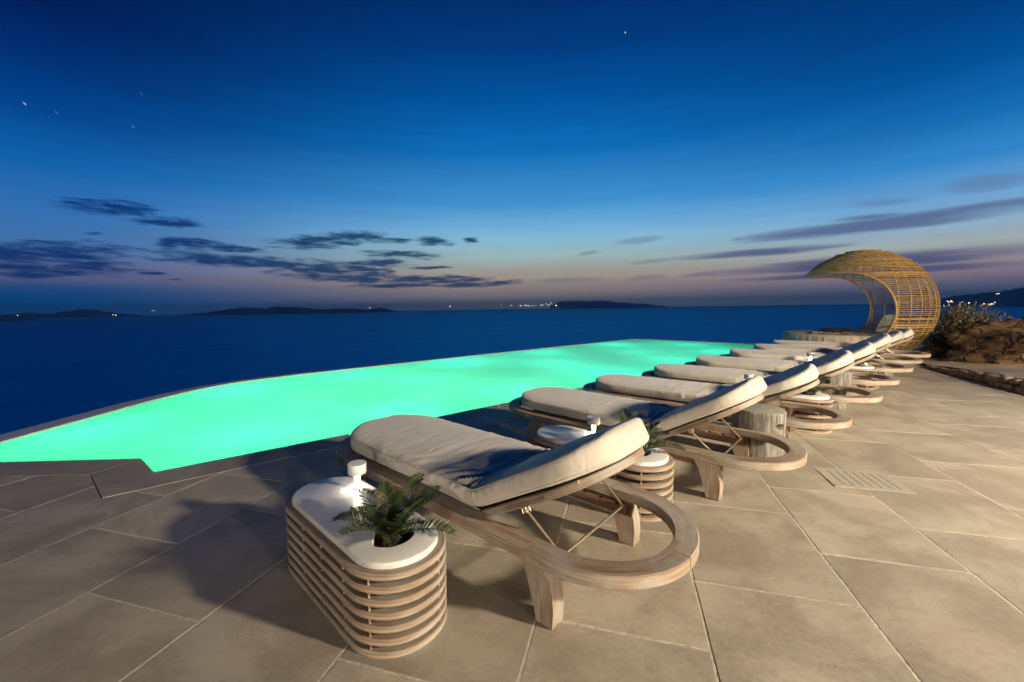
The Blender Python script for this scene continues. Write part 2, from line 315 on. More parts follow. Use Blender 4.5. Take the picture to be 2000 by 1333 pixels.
# ------------------------------------------------------------------ mesh helpers
class MB:
    """collects shapes, builds ONE mesh object; every shape keeps a UV whose U runs along its length"""
    def __init__(s): s.v = []; s.f = []; s.uv = []; s.sm = []
    def add(s, verts, faces, uvs=None, smooth=True):
        b = len(s.v); s.v += [tuple(v) for v in verts]
        for i, f in enumerate(faces):
            s.f.append(tuple(b+k for k in f)); s.sm.append(smooth)
            s.uv.append(uvs[i] if uvs else [(verts[k][0], verts[k][1]+verts[k][2]) for k in f])
    def sweep(s, pts, prof, closed=False, up=Vector((0, 0, 1)), smooth=True, cap=True, scales=None):
        pts = [Vector(p) for p in pts]; n = len(pts); m = len(prof); V = []; L = [0.]
        per = [0.]
        for j in range(m): per.append(per[-1]+math.dist(prof[j], prof[(j+1) % m]))
        for i, p in enumerate(pts):
            a = pts[(i-1) % n] if closed or i > 0 else p; b = pts[(i+1) % n] if closed or i < n-1 else p
            t = (b-a).normalized(); side = t.cross(up)
            if side.length < 1e-4: side = t.cross(Vector((1, 0, 0)))
            side.normalize(); u2 = side.cross(t).normalized(); k = scales[i] if scales else 1.
            for (px, py) in prof: V.append(p+side*px*k+u2*py*k)
            if i: L.append(L[-1]+(p-pts[i-1]).length)
        if closed: L.append(L[-1]+(pts[0]-pts[-1]).length)
        F, U = [], []
        for i in range(n if closed else n-1):
            i2 = (i+1) % n
            for j in range(m):
                j2 = (j+1) % m
                F.append((i*m+j, i*m+j2, i2*m+j2, i2*m+j)); U.append([(L[i], per[j]), (L[i], per[j+1]), (L[i+1], per[j+1]), (L[i+1], per[j])])
        if cap and not closed:
            F.append(tuple(range(m-1, -1, -1))); U.append([(q[0]*.2, q[1]) for q in reversed(prof)])
            F.append(tuple((n-1)*m+j for j in range(m))); U.append([(q[0]*.2, q[1]) for q in prof])
        s.add(V, F, U, smooth)
    def bar(s, a, b, w, h, up=Vector((0, 0, 1)), bev=.004, smooth=False):
        s.sweep([a, b], rrect(w, h, bev), up=up, smooth=smooth)
    def tube(s, pts, r, n=8, closed=False, scales=None):
        s.sweep(pts, [(r*math.cos(2*math.pi*k/n), r*math.sin(2*math.pi*k/n)) for k in range(n)], closed, scales=scales)
    def lathe(s, prof, n=32, c=(0, 0, 0), smooth=True):
        V = []; m = len(prof)
        for k in range(n):
            a = 2*math.pi*k/n
            for r, z in prof: V.append((c[0]+r*math.cos(a), c[1]+r*math.sin(a), c[2]+z))
        F = []
        for k in range(n):
            k2 = (k+1) % n
            for j in range(m-1): F.append((k*m+j, k2*m+j, k2*m+j+1, k*m+j+1))
        s.add(V, F, None, smooth)
    def build(s, name, m, parent=None, loc=None, rot=None, autosmooth=True):
        me = bpy.data.meshes.new(name); me.from_pydata(s.v, [], s.f)
        uvl = me.uv_layers.new(name='UVMap'); k = 0
        for uvs in s.uv:
            for q in uvs: uvl.data[k].uv = q; k += 1
        for p, sm in zip(me.polygons, s.sm): p.use_smooth = sm
        me.materials.append(m)
        if autosmooth:
            try: me.set_sharp_from_angle(angle=R(38))
            except Exception: pass
        o = bpy.data.objects.new(name, me); COL.objects.link(o)
        if parent: o.parent = parent
        if loc: o.location = loc
        if rot is not None: o.rotation_euler = (0, 0, rot)
        return o
def rrect(w, h, b=.006):
    w, h = w/2, h/2
    return [(-w+b, -h), (w-b, -h), (w, -h+b), (w, h-b), (w-b, h), (-w+b, h), (-w, h-b), (-w, -h+b)]
def tag(o, label=None, cat=None, group=None, kind=None):
    if label: o['label'] = label
    if cat: o['category'] = cat
    if group: o['group'] = group
    if kind: o['kind'] = kind
    return o
def thing(name, label, cat, loc=(0, 0, 0), rz=0, group=None):
    o = bpy.data.objects.new(name, None); COL.objects.link(o); o.location = loc; o.rotation_euler = (0, 0, rz); o.empty_display_size = .2
    return tag(o, label, cat, group)
def copy_tree(o, parent=None):
    c = o.copy(); COL.objects.link(c); c.parent = parent
    for ch in [x for x in bpy.data.objects if x.parent == o]: copy_tree(ch, c)
    return c
# row frame of the loungers: W runs along the row, Q runs from foot to head
A0 = R(-43.); QD = Vector((math.cos(A0), math.sin(A0))); WD = Vector((-math.sin(A0), math.cos(A0)))
def wq(w, q, z=0.):
    p = WD*w+QD*q; return Vector((p.x, p.y, z))
# pool frame: s along the pool, t across it
A1 = R(39.8); SD = Vector((math.cos(A1), math.sin(A1))); TD = Vector((math.sin(A1), -math.cos(A1)))
def st(s, t, z=0.):
    p = SD*s+TD*t; return Vector((p.x, p.y, z))
def deck_z(x, y):
    w = x*WD.x+y*WD.y; q = x*QD.x+y*QD.y
    k = w-3.2; sp = math.log1p(math.exp(k)) if k < 20 else k
    t = min(1, max(0, (q+4.6)/1.)); t = t*t*(3-2*t)
    return .016*sp*t

# ------------------------------------------------------------------ deck
def clip(poly, n, c):
    out = []
    for i in range(len(poly)):
        a, b = poly[i], poly[(i+1) % len(poly)]
        da = a[0]*n[0]+a[1]*n[1]-c; db = b[0]*n[0]+b[1]*n[1]-c
        if da >= 0: out.append(a)
        if (da >= 0) != (db >= 0):
            k = da/(da-db); out.append((a[0]+(b[0]-a[0])*k, a[1]+(b[1]-a[1])*k))
    return out
def line(p, q, side):
    n = (-(q[1]-p[1]), q[0]-p[0]); l = math.hypot(*n); n = (n[0]/l, n[1]/l); c = n[0]*p[0]+n[1]*p[1]
    if n[0]*side[0]+n[1]*side[1]-c < 0: n = (-n[0], -n[1]); c = -c
    return n, c
CO = [st(-.535, -4.70), st(40, -4.70), st(-.677, -5.45), st(-4.6, -8.4)]
K1 = line(CO[0], CO[1], st(5, 0)); K2 = line(CO[0], CO[2], st(5, -4.9)); K2n = ((-K2[0][0], -K2[0][1]), -K2[1])
K3 = line(CO[2], CO[3], st(-4, 0))
def deck_regions(poly):
    ok = lambda p, K: p[0]*K[0][0]+p[1]*K[0][1]-K[1] > 0
    if all(ok(p, K1) and ok(p, K3) for p in poly): return [poly]
    a = clip(clip(poly, *K1), *K2); b = clip(clip(poly, *K2n), *K3)
    return [r for r in (a, b) if len(r) > 2]
TH = .2668; MD = Vector((math.sin(TH), math.cos(TH))); ND = Vector((MD.y, -MD.x))
def build_deck():
    mb = MB(); gm = MB(); rng = random.Random(4); gap = .0055
    lines = [(-2.81+.512*k)*1.6 for k in range(-12, 9)]
    known = [1.254, 1.785, 2.325, 2.87, 3.42]
    lines = [l for l in lines if l < 1.5] + [k*1.6 for k in known] + [(3.42+.53*(i+1))*1.6 for i in range(14)]
    lines = sorted(lines)
    for i in range(len(lines)-1):
        fam = .903 if (round((lines[i]/1.6+2.81)/.512) % 2 == 0) else 1.203
        n0, n1 = lines[i]+gap, lines[i+1]-gap
        for k in range(-12, 34):
            m0 = (fam+.6105*(k-1))*1.6+gap; m1 = (fam+.6105*k)*1.6-gap
            c = ND*((n0+n1)/2)+MD*((m0+m1)/2)
            if c.length > 26: continue
            sub = 4
            j = [rng.uniform(-.0012, .0012) for _ in range(3)]
            pp = [(n0, m0), (n1, m0), (n1, m1), (n0, m1)]
            poly = []
            for e in range(4):
                a, b = pp[e], pp[(e+1) % 4]
                for h in range(sub):
                    f = h/sub; wob = rng.uniform(-.0022, .0022)
                    n_, m_ = a[0]+(b[0]-a[0])*f, a[1]+(b[1]-a[1])*f
                    if e % 2 == 0: m_ += wob
                    else: n_ += wob
                    q = ND*n_+MD*m_; poly.append((q.x, q.y))
            for r in deck_regions(poly):
                # top face, small chamfer, skirt
                cx = sum(p[0] for p in r)/len(r); cyy = sum(p[1] for p in r)/len(r)
                def ins(p, d):
                    dx, dy = cx-p[0], cyy-p[1]; l = math.hypot(dx, dy) or 1; return (p[0]+dx/l*d, p[1]+dy/l*d)
                top = [ins(p, .004) for p in r]; L = len(r)
                V = [(p[0], p[1], deck_z(*p)+j[0]) for p in top]+[(p[0], p[1], deck_z(*p)+j[0]-.0015) for p in r]+[(p[0], p[1], deck_z(*p)-.02) for p in r]
                F = [tuple(range(L))]
                for a in range(L):
                    b = (a+1) % L; F.append((a, L+a, L+b, b)); F.append((L+a, 2*L+a, 2*L+b, L+b))
                mb.add(V, F, None, False)
    o = mb.build('patio_floor', TILE, autosmooth=False)
    bm = bmesh.new(); bm.from_mesh(o.data); bmesh.ops.recalc_face_normals(bm, faces=bm.faces); bm.to_mesh(o.data); bm.free()
    tag(o, kind='structure')
    g = 60
    for r_i in range(g):
        for c_i in range(g):
            a = -13+36*r_i/g; b = -13+36*(r_i+1)/g; c = -13+36*c_i/g; d = -13+36*(c_i+1)/g
            for r in deck_regions([(a, c), (b, c), (b, d), (a, d)]):
                gm.add([(p[0], p[1], deck_z(*p)-.0016) for p in r], [tuple(range(len(r)))], None, False)
    tag(gm.build('patio_joints', GROUT, autosmooth=False), kind='structure')
build_deck()

# ------------------------------------------------------------------ pool
NOTCH = [(-.213, -5.117), (-.324, -5.671), (-1.432, -6.491), (-2.06, -6.955)]
FARE = [(-2.06, -6.955), (-1.633, -7.481), (-.912, -8.383), (-.42, -9.02), (.04, -9.50), (.55, -9.90), (1.145, -10.16), (2.2, -10.30), (3.549, -10.36), (8.116, -10.528), (16.115, -10.62), (18.0, -5.06)]
NEARE = [(18.0, -5.06), (10., -5.06), (5., -5.06)]
def build_pool():
    loop = [st(*p) for p in NEARE+NOTCH[:-1]+FARE[:-1]]
    WZ = -.022
    wm = MB(); n = len(loop)
    wm.add([(p.x, p.y, WZ) for p in loop], [tuple(range(n))], [[(0, 0)]*n], False)
    tag(wm.build('pool_water', WATER, autosmooth=False), kind='structure')
    bs = MB(); dz = -1.6
    V = [(p.x, p.y, WZ-.02) for p in loop]+[(p.x, p.y, dz) for p in loop]
    bs.add(V, [(i, (i+1) % n, n+(i+1) % n, n+i) for i in range(n)]+[tuple(range(n, 2*n))], None, False)
    tag(bs.build('pool_basin', POOLWALL, autosmooth=False), kind='structure')
    # near coping: slabs with fine joints, proud of the water and of the tiles
    cp = MB()
    def slab(poly, z0=-.06, z1=.004):
        L = len(poly); V = [(p.x, p.y, z1) for p in poly]+[(p.x, p.y, z0) for p in poly]
        cp.add(V, [tuple(range(L))]+[(a, L+a, L+(a+1) % L, (a+1) % L) for a in range(L)]+[tuple(range(2*L-1, L-1, -1))], None, False)
    x = -.0; cuts = [1.62, 3.15, 4.7, 6.2, 7.8, 9.3, 10.8, 12.4, 14, 15.6, 17.2, 18.6, 20]
    slab([st(-.213, -5.117), st(1.6, -5.09), st(1.6, -4.707), st(-.527, -4.707), st(-.67, -5.445), st(-.324, -5.671)])
    for a, b in zip(cuts, cuts[1:]): slab([st(a, -5.065), st(b-.006, -5.06), st(b-.006, -4.707), st(a, -4.707)])
    slab([st(-.33, -5.678), st(-.68, -5.452), st(-1.9, -6.372), st(-1.6, -6.605)])
    slab([st(-1.61, -6.612), st(-1.91, -6.38), st(-3.4, -7.5), st(-2.9, -7.9), st(-2.2, -7.05)])
    o = cp.build('pool_coping', COPING, autosmooth=False)
    bm = bmesh.new(); bm.from_mesh(o.data); bmesh.ops.recalc_face_normals(bm, faces=bm.faces); bm.to_mesh(o.data); bm.free()
    tag(o, kind='structure')
    # infinity edge: a narrow rim following the far side, falling away outside
    rm = MB(); inn = [st(*p) for p in FARE]; outp = []
    for i, p in enumerate(inn):
        a = inn[max(0, i-1)]; b = inn[min(len(inn)-1, i+1)]; t = (b-a).normalized(); nrm = Vector((-t.y, t.x, 0))
        w = [.34, .36, .38, .36, .33, .30, .28, .24, .22, .20, .20, .20][i]
        outp.append(p+nrm*w)
    cen = st(6, -7)
    if (outp[3]-cen).length < (inn[3]-cen).length: outp = [p*2-q for p, q in zip(inn, outp)]
    n = len(inn); V = []
    for p, q in zip(inn, outp):
        d = (q-p).normalized()
        V += [(p.x, p.y, WZ-.3), (p.x, p.y, .0), (q.x, q.y, -.012), (q.x+d.x*.02, q.y+d.y*.02, -.03), (q.x+d.x*.1, q.y+d.y*.1, -3.)]
    F = [(i*5+j, (i+1)*5+j, (i+1)*5+j+1, i*5+j+1) for i in range(n-1) for j in range(4)]
    rm.add(V, F, None, False)
    tag(rm.build('pool_rim', RIM, autosmooth=False), kind='structure')
    # underwater lamps of the pool
    rng = random.Random(2)
    G = (.05, 1.0, .44); G2 = (.015, 1.0, .62)
    spots = [(0.6,-5.9,1.),(2.6,-5.8,1.),(5.,-5.8,1.),(7.8,-5.8,1.),(11,-5.9,1.1),(14.2,-6,1.2),(-.9,-7.5,1.15),(.9,-9.3,1.25),(3.2,-9.6,1.),(6.2,-9.8,1.),(9.6,-9.8,1.1),(13.4,-9.7,1.2),(4,-7.8,.75),(8,-7.8,.7),(12,-7.8,.8),(15.6,-8,1.1),(1.4,-7.5,.45)]
    for s, t, k in spots:
        p = st(s, t, -1.0); ld = bpy.data.lights.new('pool_lamp', 'POINT'); ld.energy = 33*k*(.72 if s > 9 else 1.); ld.shadow_soft_size = .12; ld.color = G if s < 6 else G2
        o = bpy.data.objects.new('pool_lamp', ld); COL.objects.link(o); o.location = p
build_pool()

# ------------------------------------------------------------------ sea, far land, hillside
def build_far():
    q = UP.to_track_quat('Z', 'Y'); M = q.to_matrix()
    e1 = M @ Vector((1, 0, 0)); e2 = M @ Vector((0, 1, 0)); C0 = Vector((0, 0, 1.6))-UP*150
    mb = MB(); rings = [0, 150, 400, 1000, 2500, 6000, 12000, 18000, 24000]; n = 96; V = [C0]
    for r in rings[1:]:
        for k in range(n):
            a = 2*math.pi*k/n; V.append(C0+(e1*math.cos(a)+e2*math.sin(a))*r)
    F = [(0, 1+k, 1+(k+1) % n) for k in range(n)]
    for i in range(len(rings)-2):
        for k in range(n): F.append((1+i*n+k, 1+(i+1)*n+k, 1+(i+1)*n+(k+1) % n, 1+i*n+(k+1) % n))
    mb.add(V, F, None, True); tag(mb.build('sea', SEA), kind='structure')
    def land(name, pts, depth, seed):
        m = MB(); rng = random.Random(seed); P = []
        for i in range(len(pts)-1):
            a, b = pts[i], pts[i+1]
            for k in range(6):
                f = k/6; f2 = f*f*(3-2*f); P.append((a[0]+(b[0]-a[0])*f, a[1]+(b[1]-a[1])*f, (a[2]+(b[2]-a[2])*f2)*rng.uniform(.95, 1.04)*(.8 if name == 'horizon_hills' else 1.)))
        P.append(pts[-1]); V = []; rows = [(-.02, -.1), (.0, .0), (.25, .42), (.55, .8), (.8, .96), (1., 1.), (1.5, .7), (2.2, -.1)]
        for (x, y, h) in P:
            d = Vector((x, y, 0)).normalized()
            g = Vector((x, y, 0)); b = g+Vector((0, 0, (C0.dot(UP)-g.dot(UP))/UP.z))
            for f, hh in rows: V.append(b+d*f*depth+UP*(h*hh*(1+f*depth/max(1., math.hypot(x, y)))*(rng.uniform(.9, 1.1) if 0 < hh < .9 else 1)))
        m_ = len(rows); F = [(i*m_+j, (i+1)*m_+j, (i+1)*m_+j+1, i*m_+j+1) for i in range(len(P)-1) for j in range(m_-1)]
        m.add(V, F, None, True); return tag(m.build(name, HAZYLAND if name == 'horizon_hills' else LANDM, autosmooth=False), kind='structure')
    A = [(-18917,14285,124),(-18395,14727,124),(-17841,15197,181),(-16907,15042,131),(-16397,15092,216),(-15883,15142,301),(-15616,15345,258),(-16400,16627,176),(-15834,16688,83),(-15204,16798,29)]
    A2 = [(-12781,9647,84),(-11206,8966,78),(-11061,9220,46),(-10985,9352,35),(-10907,9488,6)]
    B = [(-13787,17125,21),(-12452,16628,72),(-11103,15608,146),(-9690,14116,193),(-8680,13374,241),(-9031,14473,216),(-8935,14763,195),(-8692,15143,273),(-8195,14926,238),(-7567,14792,210),(-7399,15608,146),(-6838,15662,156),(-5954,15399,153),(-5395,15451,96),(-5046,15868,166),(-4853,16217,101),(-4651,16581,8)]
    Cc = [(1765,18814,164),(2129,17931,378),(2649,18436,423),(3276,18737,395),(4126,18362,399),(4832,18436,298),(5638,18072,213),(7570,20224,60)]
    D = [(11106,11275,70),(10127,9808,158),(9865,8989,238),(9713,8559,260),(9386,8006,278),(9102,7447,310),(8948,7174,332),(8638,6533,361),(8489,5917,375)]
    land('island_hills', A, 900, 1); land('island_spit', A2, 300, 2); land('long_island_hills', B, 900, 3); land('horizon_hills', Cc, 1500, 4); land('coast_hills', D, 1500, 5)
    LG = {'on the low island at the far left': [(-17854,14807,-355),(-16637,15923,-400),(-16479,16058,-425),(-14572,14987,-352),(-14336,14839,-359)],
     'beside the long dark island': [(-13890,18557,-370),(-4655,13443,-102)],
     'in the town on the central horizon': [(-3396,22560,-131),(-597,23090,-29),(-50,22868,-87),(413,21744,-98),(490,21558,-98),(665,21134,-83),(737,20957,-83),(833,20726,-95),(949,20445,-94),(1039,20225,-93),(1150,19957,-80),(1362,19441,-67),(1444,19242,-66),(1584,18904,-7),(1680,18670,-54),(1756,18486,27),(1939,18043,-75)],
     'on the coast right of the wicker daybed': [(9507,9205,14),(9509,9041,-68),(9507,8928,-62),(9504,8975,29),(9504,8948,12),(9503,8901,18),(9502,8891,34),(9503,8869,12),(9501,8675,6),(9500,8541,-11),(9497,8264,-32),(9497,8208,-52),(9497,8191,-52),(9496,8164,-42),(9495,8130,-32),(9495,8094,-37),(9493,8079,-2),(9486,8053,163),(9485,8019,167),(9494,8034,-37),(9495,8067,-57),(9493,7984,-22),(9493,7967,-27),(9493,7889,-66),(9492,7865,-51),(9490,7864,7),(9491,7744,-51),(9488,7771,12),(9487,7748,28),(9489,7686,-37),(9491,7656,-76),(9487,7637,-3)]}
    rng = random.Random(9); proto = None
    for g, L in LG.items():
        for (x, y, z) in L:
            k = math.hypot(x, y)/24000*rng.uniform(.65, 1.25)*(1. if 'town' in g else .75)
            if proto is None:
                lm = MB(); r = 17
                lm.lathe([(0.01, -r), (r*.7, -r*.7), (r, 0), (r*.7, r*.7), (0.01, r)], 8)
                proto = lm.build('shore_light', TOWNLIGHT); o = proto
            else: o = proto.copy(); COL.objects.link(o)
            lab = {-13890: 'tiny warm light at the left tip of the long dark island', -4655: 'tiny warm light above the right tip of the long dark island'}.get(x, 'tiny warm light '+g)
            tag(o, lab, 'light', 'lights '+g); o.location = (x, y, z); o.scale = (k*rng.uniform(1, 1.8), k*rng.uniform(1, 1.8), k)
    # lit ship
    sh = thing('ship', 'small ship lit orange on the horizon between the two dark islands', 'ship', (-15201, 17417, -262), R(41))
    h = MB(); h.add([(-70,-9,0),(60,-9,0),(78,0,0),(60,9,0),(-70,9,0),(-72,-10,14),(62,-10,14),(86,0,16),(62,10,14),(-72,10,14)], [(4,3,2,1,0),(0,1,6,5),(1,2,7,6),(2,3,8,7),(3,4,9,8),(4,0,5,9),(5,6,7,8,9)], None, False)
    h.build('hull', LANDM, sh); dk = MB(); dk.bar((-62, 0, 23), (55, 0, 23), 16, 16, bev=2.); dk.build('lit_deck', SHIPLIGHT, sh)
    # hillside below the terrace
    hm = MB(); rng = random.Random(3); V = []; nx, ny = 40, 26
    for i in range(nx):
        for j in range(ny):
            s_ = -60+170*i/(nx-1); d = 220*(j/(ny-1))**1.6
            p = st(s_, -11.-d); z = -2.6-d*.72+noise.noise(Vector((s_*.05, d*.05, 1)))*3*min(1, d/20); V.append((p.x, p.y, z))
    hm.add(V, [(i*ny+j, (i+1)*ny+j, (i+1)*ny+j+1, i*ny+j+1) for i in range(nx-1) for j in range(ny-1)], None, True)
    tag(hm.build('hillside', LANDM, autosmooth=False), kind='structure')
    # dark shoulder of the hill beyond the rocks
    sm = MB(); V = []; nx, ny = 30, 12
    for i in range(nx):
        for j in range(ny):
            x = 44+i*2.2; y = 40+j*3.; rise = min(1., max(0., (x-y*1.13-.5)/9.))
            V.append((x, y, -6+6.0*rise*math.sin(min(1., j/7)*math.pi/2)-.35+noise.noise(Vector((x*.2, y*.2, 0)))*.35))
    sm.add(V, [(i*ny+j, (i+1)*ny+j, (i+1)*ny+j+1, i*ny+j+1) for i in range(nx-1) for j in range(ny-1)], None, True)
    tag(sm.build('hill_shoulder', LANDM, autosmooth=False), kind='structure')
build_far()

# ------------------------------------------------------------------ sun loungers
def arc(cx, cy, r, a0, a1, n):
    return [(cx+r*math.cos(R(a0+(a1-a0)*i/n)), cy+r*math.sin(R(a0+(a1-a0)*i/n))) for i in range(n+1)]
FX = 1.10
HW, RW, RH, ZT = .52, .125, .070, .365                            # half width, rail width, rail height, rail top
def frame_mesh():
    m = MB(); c = HW-RW/2; z = ZT-RH/2; g = .0016; prof = rrect(RW, RH, .007)
    def piece(pts): m.sweep([(x, y, z) for x, y in pts], prof)
    seg = lambda a, b, n: [(a[0]+(b[0]-a[0])*i/n, a[1]+(b[1]-a[1])*i/n) for i in range(n+1)]
    piece(seg((-FX+.02, -c), (.80-g, -c), 8)); piece(seg((-FX+.02, c), (.80-g, c), 8))
    piece([(.80+g, -c)]+arc(.94, 0, c, -90, -6, 18)); piece(arc(.94, 0, c, -5.7, 90, 20)+[(.80+g, c)])
    piece([(-FX+.02-g, -c)]+arc(-FX, 0, c, -90, -174, 16)); piece([(-FX+.02-g, c)]+arc(-FX, 0, c, 90, 185.7, 18))
    # cross bars below the seat
    for x in (-.9, -.2, .33): m.bar((x, -.40, .318), (x, .40, .318), .05, .04)
    for s in (-1, 1):                                               # dowel plugs on the joints
        for (x, y) in ((.66, s*(c-.03)), (.74, s*(c+.03)), (-.9, s*(c-.03))): m.lathe([(.0005, .001), (.006, .001), (.007, -.002)], 8, (x, y, ZT))
    return m
def leg_mesh(sx, sy):
    m = MB(); ox = 0 if sx > 0 else -.10; a = [(.755, .2955), (.785, .24), (.812, .17), (.838, .09), (.858, 0)]; b = [(.885, .2955), (.935, .24), (.957, .17), (.964, .09), (.957, 0)]
    V, F, U = [], [], []; y0, y1 = sy*.412, sy*.505
    for y in (y0, y1):
        for (x, z) in a: V.append((sx*x+ox, y, z))
        for (x, z) in b: V.append((sx*x+ox, y, z))
    n = 5
    for k in range(n-1):
        for (i, j) in (((k, k+1), (n+k+1, n+k)), ): F.append((i[0] if isinstance(i, tuple) else k, k+1, n+k+1, n+k)); F.append((2*n+k, 3*n+k, 3*n+k+1, 2*n+k+1))
        F.append((k, 2*n+k, 2*n+k+1, k+1)); F.append((n+k, n+k+1, 3*n+k+1, 3*n+k))
    F.append((0, n, 3*n, 2*n)); F.append((n-1, 3*n-1, 4*n-1, 2*n-1))
    for f in F: U.append([(V[i][2], V[i][0]+V[i][1]) for i in f])
    m.add(V, F, U, True); return m
def fix(o):
    bm = bmesh.new(); bm.from_mesh(o.data); bmesh.ops.recalc_face_normals(bm, faces=bm.faces); bm.to_mesh(o.data); bm.free(); return o
def rack_mesh(sy):
    m = MB(); y0, y1 = sy*.362, sy*.388; n = 64; V, F = [], []
    for y in (y0, y1):
        for i in range(n+1):
            x = .22+.70*i/n; ph = (i/n*5.5) % 1.; V.append((x, y, .262+.030*min(1, 1.25*math.sin(ph*math.pi)**.45 if ph > .02 else 0)))
        for i in range(n+1): V.append((.22+.70*i/n, y, .225))
    k = n+1
    for i in range(n):
        F += [(i, i+1, k+i+1, k+i), (2*k+i, 3*k+i, 3*k+i+1, 2*k+i+1), (i, 2*k+i, 2*k+i+1, i+1), (k+i, k+i+1, 3*k+i+1, 3*k+i)]
    F += [(0, k, 3*k, 2*k), (n, 2*k+n, 3*k+n, k+n)]
    m.add(V, F, None, False)
    m.bar((.2, sy*.3905, .250), (.95, sy*.3905, .250), .004, .085)
    return m
def slats_mesh():
    m = MB()
    for y in (-.305, -.183, -.061, .061, .183, .305): m.bar((-1.25 if abs(y) < .25 else -1.1, y, .350), (.34, y, .350), .105, .020, bev=.003)
    return m
BS, BE, PIV = .62, .35, (.29, .300)
def back_frame_mesh():
    m = MB()                                                        # local: x along the back, z out of it
    for s in (-1, 1): m.bar((0, s*.375, 0), (BS-.002, s*.375, 0), .052, .044)
    m.sweep([(BS, -.375, 0)]+[(BS+(BE-.03)*math.cos(R(a)), .375*math.sin(R(a)), 0) for a in range(-88, 89, 6)]+[(BS, .375, 0)], rrect(.062, .044, .005))
    m.bar((.43, -.35, -.004), (.43, .35, -.004), .06, .03); m.bar((.06, -.35, -.004), (.06, .35, -.004), .06, .03)
    return m
def back_slats_mesh():
    m = MB()
    for y in (-.30, -.18, -.06, .06, .18, .30): m.bar((.02, y, .0155), (BS+(BE-.05)*math.sqrt(1-(y/.40)**2), y, .0155), .10, .014, bev=.003)
    return m
def cushion_mesh(alpha, seed, head=.0):
    rng = random.Random(seed); sx = 12.7*seed
    seat_a, fold = -1.415, .28; T = .145 if seed == 1 else .128; rr = .20
    Ls = fold-seat_a; La = rr*alpha; Lb = .865; L = Ls+La+Lb
    z0 = ZT+.004+T/2
    def path(s):
        if s < Ls: return (seat_a+s, z0), (1, 0)
        if s < Ls+La:
            a = (s-Ls)/rr; return (fold+rr*math.sin(a), z0+rr*(1-math.cos(a))), (math.cos(a), math.sin(a))
        u = s-Ls-La; cx, cz = fold+rr*math.sin(alpha), z0+rr*(1-math.cos(alpha)); return (cx+u*math.cos(alpha), cz+u*math.sin(alpha)), (math.cos(alpha), math.sin(alpha))
    def hw(s):
        W = .435
        if s < .42: return W*max(0., 1-((.42-s)/.42)**2.3)**(1/2.3)
        e = L-s
        if e < .36: return W*max(0., 1-((.36-e)/.36)**2.25)**(1/2.25)
        return W
    def ht(s):
        e = min(s, L-s); k = .055
        return T/2*(1 if e > k else max(.02, 1-((k-e)/k)**2.4)**(1/2.4))
    S = [L*.5*(1-math.cos(math.pi*i/26))*.09/L*0 for i in range(0)]
    S = [.055*(1-math.cos(math.pi/2*i/6)) for i in range(7)]+[.055+(L-.11)*i/150 for i in range(1, 150)]+[L-.055*(1-math.cos(math.pi/2*i/6)) for i in range(6, -1, -1)]
    M = 64; V, F = [], []; ex = 2/5.2
    for s in S:
        (px, pz), (tx, tz) = path(s); w, h = hw(s), ht(s); w = max(w, .004)
        wf = math.exp(-((s-Ls-.02)/.22)**2); wseat = math.exp(-((s-Ls+.35)/.42)**2)
        for j in range(M):
            a = 2*math.pi*j/M; ca, sa = math.cos(a), math.sin(a)
            y = w*math.copysign(abs(ca)**ex, ca); z = h*math.copysign(abs(sa)**ex, sa)
            top = sa > 0; yn = y/.435
            d = 0.
            q = s-.42*yn*(1 if s < Ls else .2)
            rid = noise.noise(Vector((q*15+sx, yn*1.5, 0)))+.5*noise.noise(Vector((q*34+sx, yn*2.5, 4)))
            if top:
                z += .016*(1-yn*yn)*min(1, h/(T/2))
                d += (wf*.024+wseat*.010+.0026)*rid
                z -= .018*wf*(1-.4*yn*yn)
            side = abs(ca) > .82
            if side:
                rid2 = noise.noise(Vector((s*38+sx, z*7, 9+ca)))
                d += .0055*rid2*(.4+2.2*wf)
            y += math.copysign(d, ca) if side else 0.
            if not side: z += d
            seam = 0
            V.append((px-tz*z, y, pz+tx*z))
    n = len(S)
    for i in range(n-1):
        for j in range(M): F.append((i*M+j, i*M+(j+1) % M, (i+1)*M+(j+1) % M, (i+1)*M+j))
    F.append(tuple(range(M-1, -1, -1))); F.append(tuple((n-1)*M+j for j in range(M)))
    m = MB(); m.add(V, F, None, True)
    for zf in (-.62, .66):
        P = []
        for sgn in (-1, 1):
            run = []
            for s in S[4:-4:2]:
                (px, pz), (tx, tz) = path(s); w, h = hw(s), ht(s); z = h*zf; run.append((px-tz*z, sgn*(w*(1-abs(zf)**5.2)**(1/5.2)+.001), pz+tx*z))
            P += run if sgn < 0 else run[::-1]
        m.tube(P, .0032, 5, closed=True)
    return m
PR = {}
def proto_parts():
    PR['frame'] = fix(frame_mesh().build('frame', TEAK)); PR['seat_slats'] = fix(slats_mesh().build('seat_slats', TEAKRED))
    PR['legs'] = [fix(leg_mesh(sx, sy).build('leg', TEAK)) for sx in (1, -1) for sy in (-1, 1)]
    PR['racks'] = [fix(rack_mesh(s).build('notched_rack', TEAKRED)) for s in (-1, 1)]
    PR['back_frame'] = fix(back_frame_mesh().build('back_frame', TEAK)); PR['back_slats'] = fix(back_slats_mesh().build('back_slats', TEAK))
proto_parts()
used = set()
def part(o, parent, name=None):
    if id(o) in used: o = o.copy(); COL.objects.link(o)
    else: used.add(id(o))
    o.parent = parent; return o
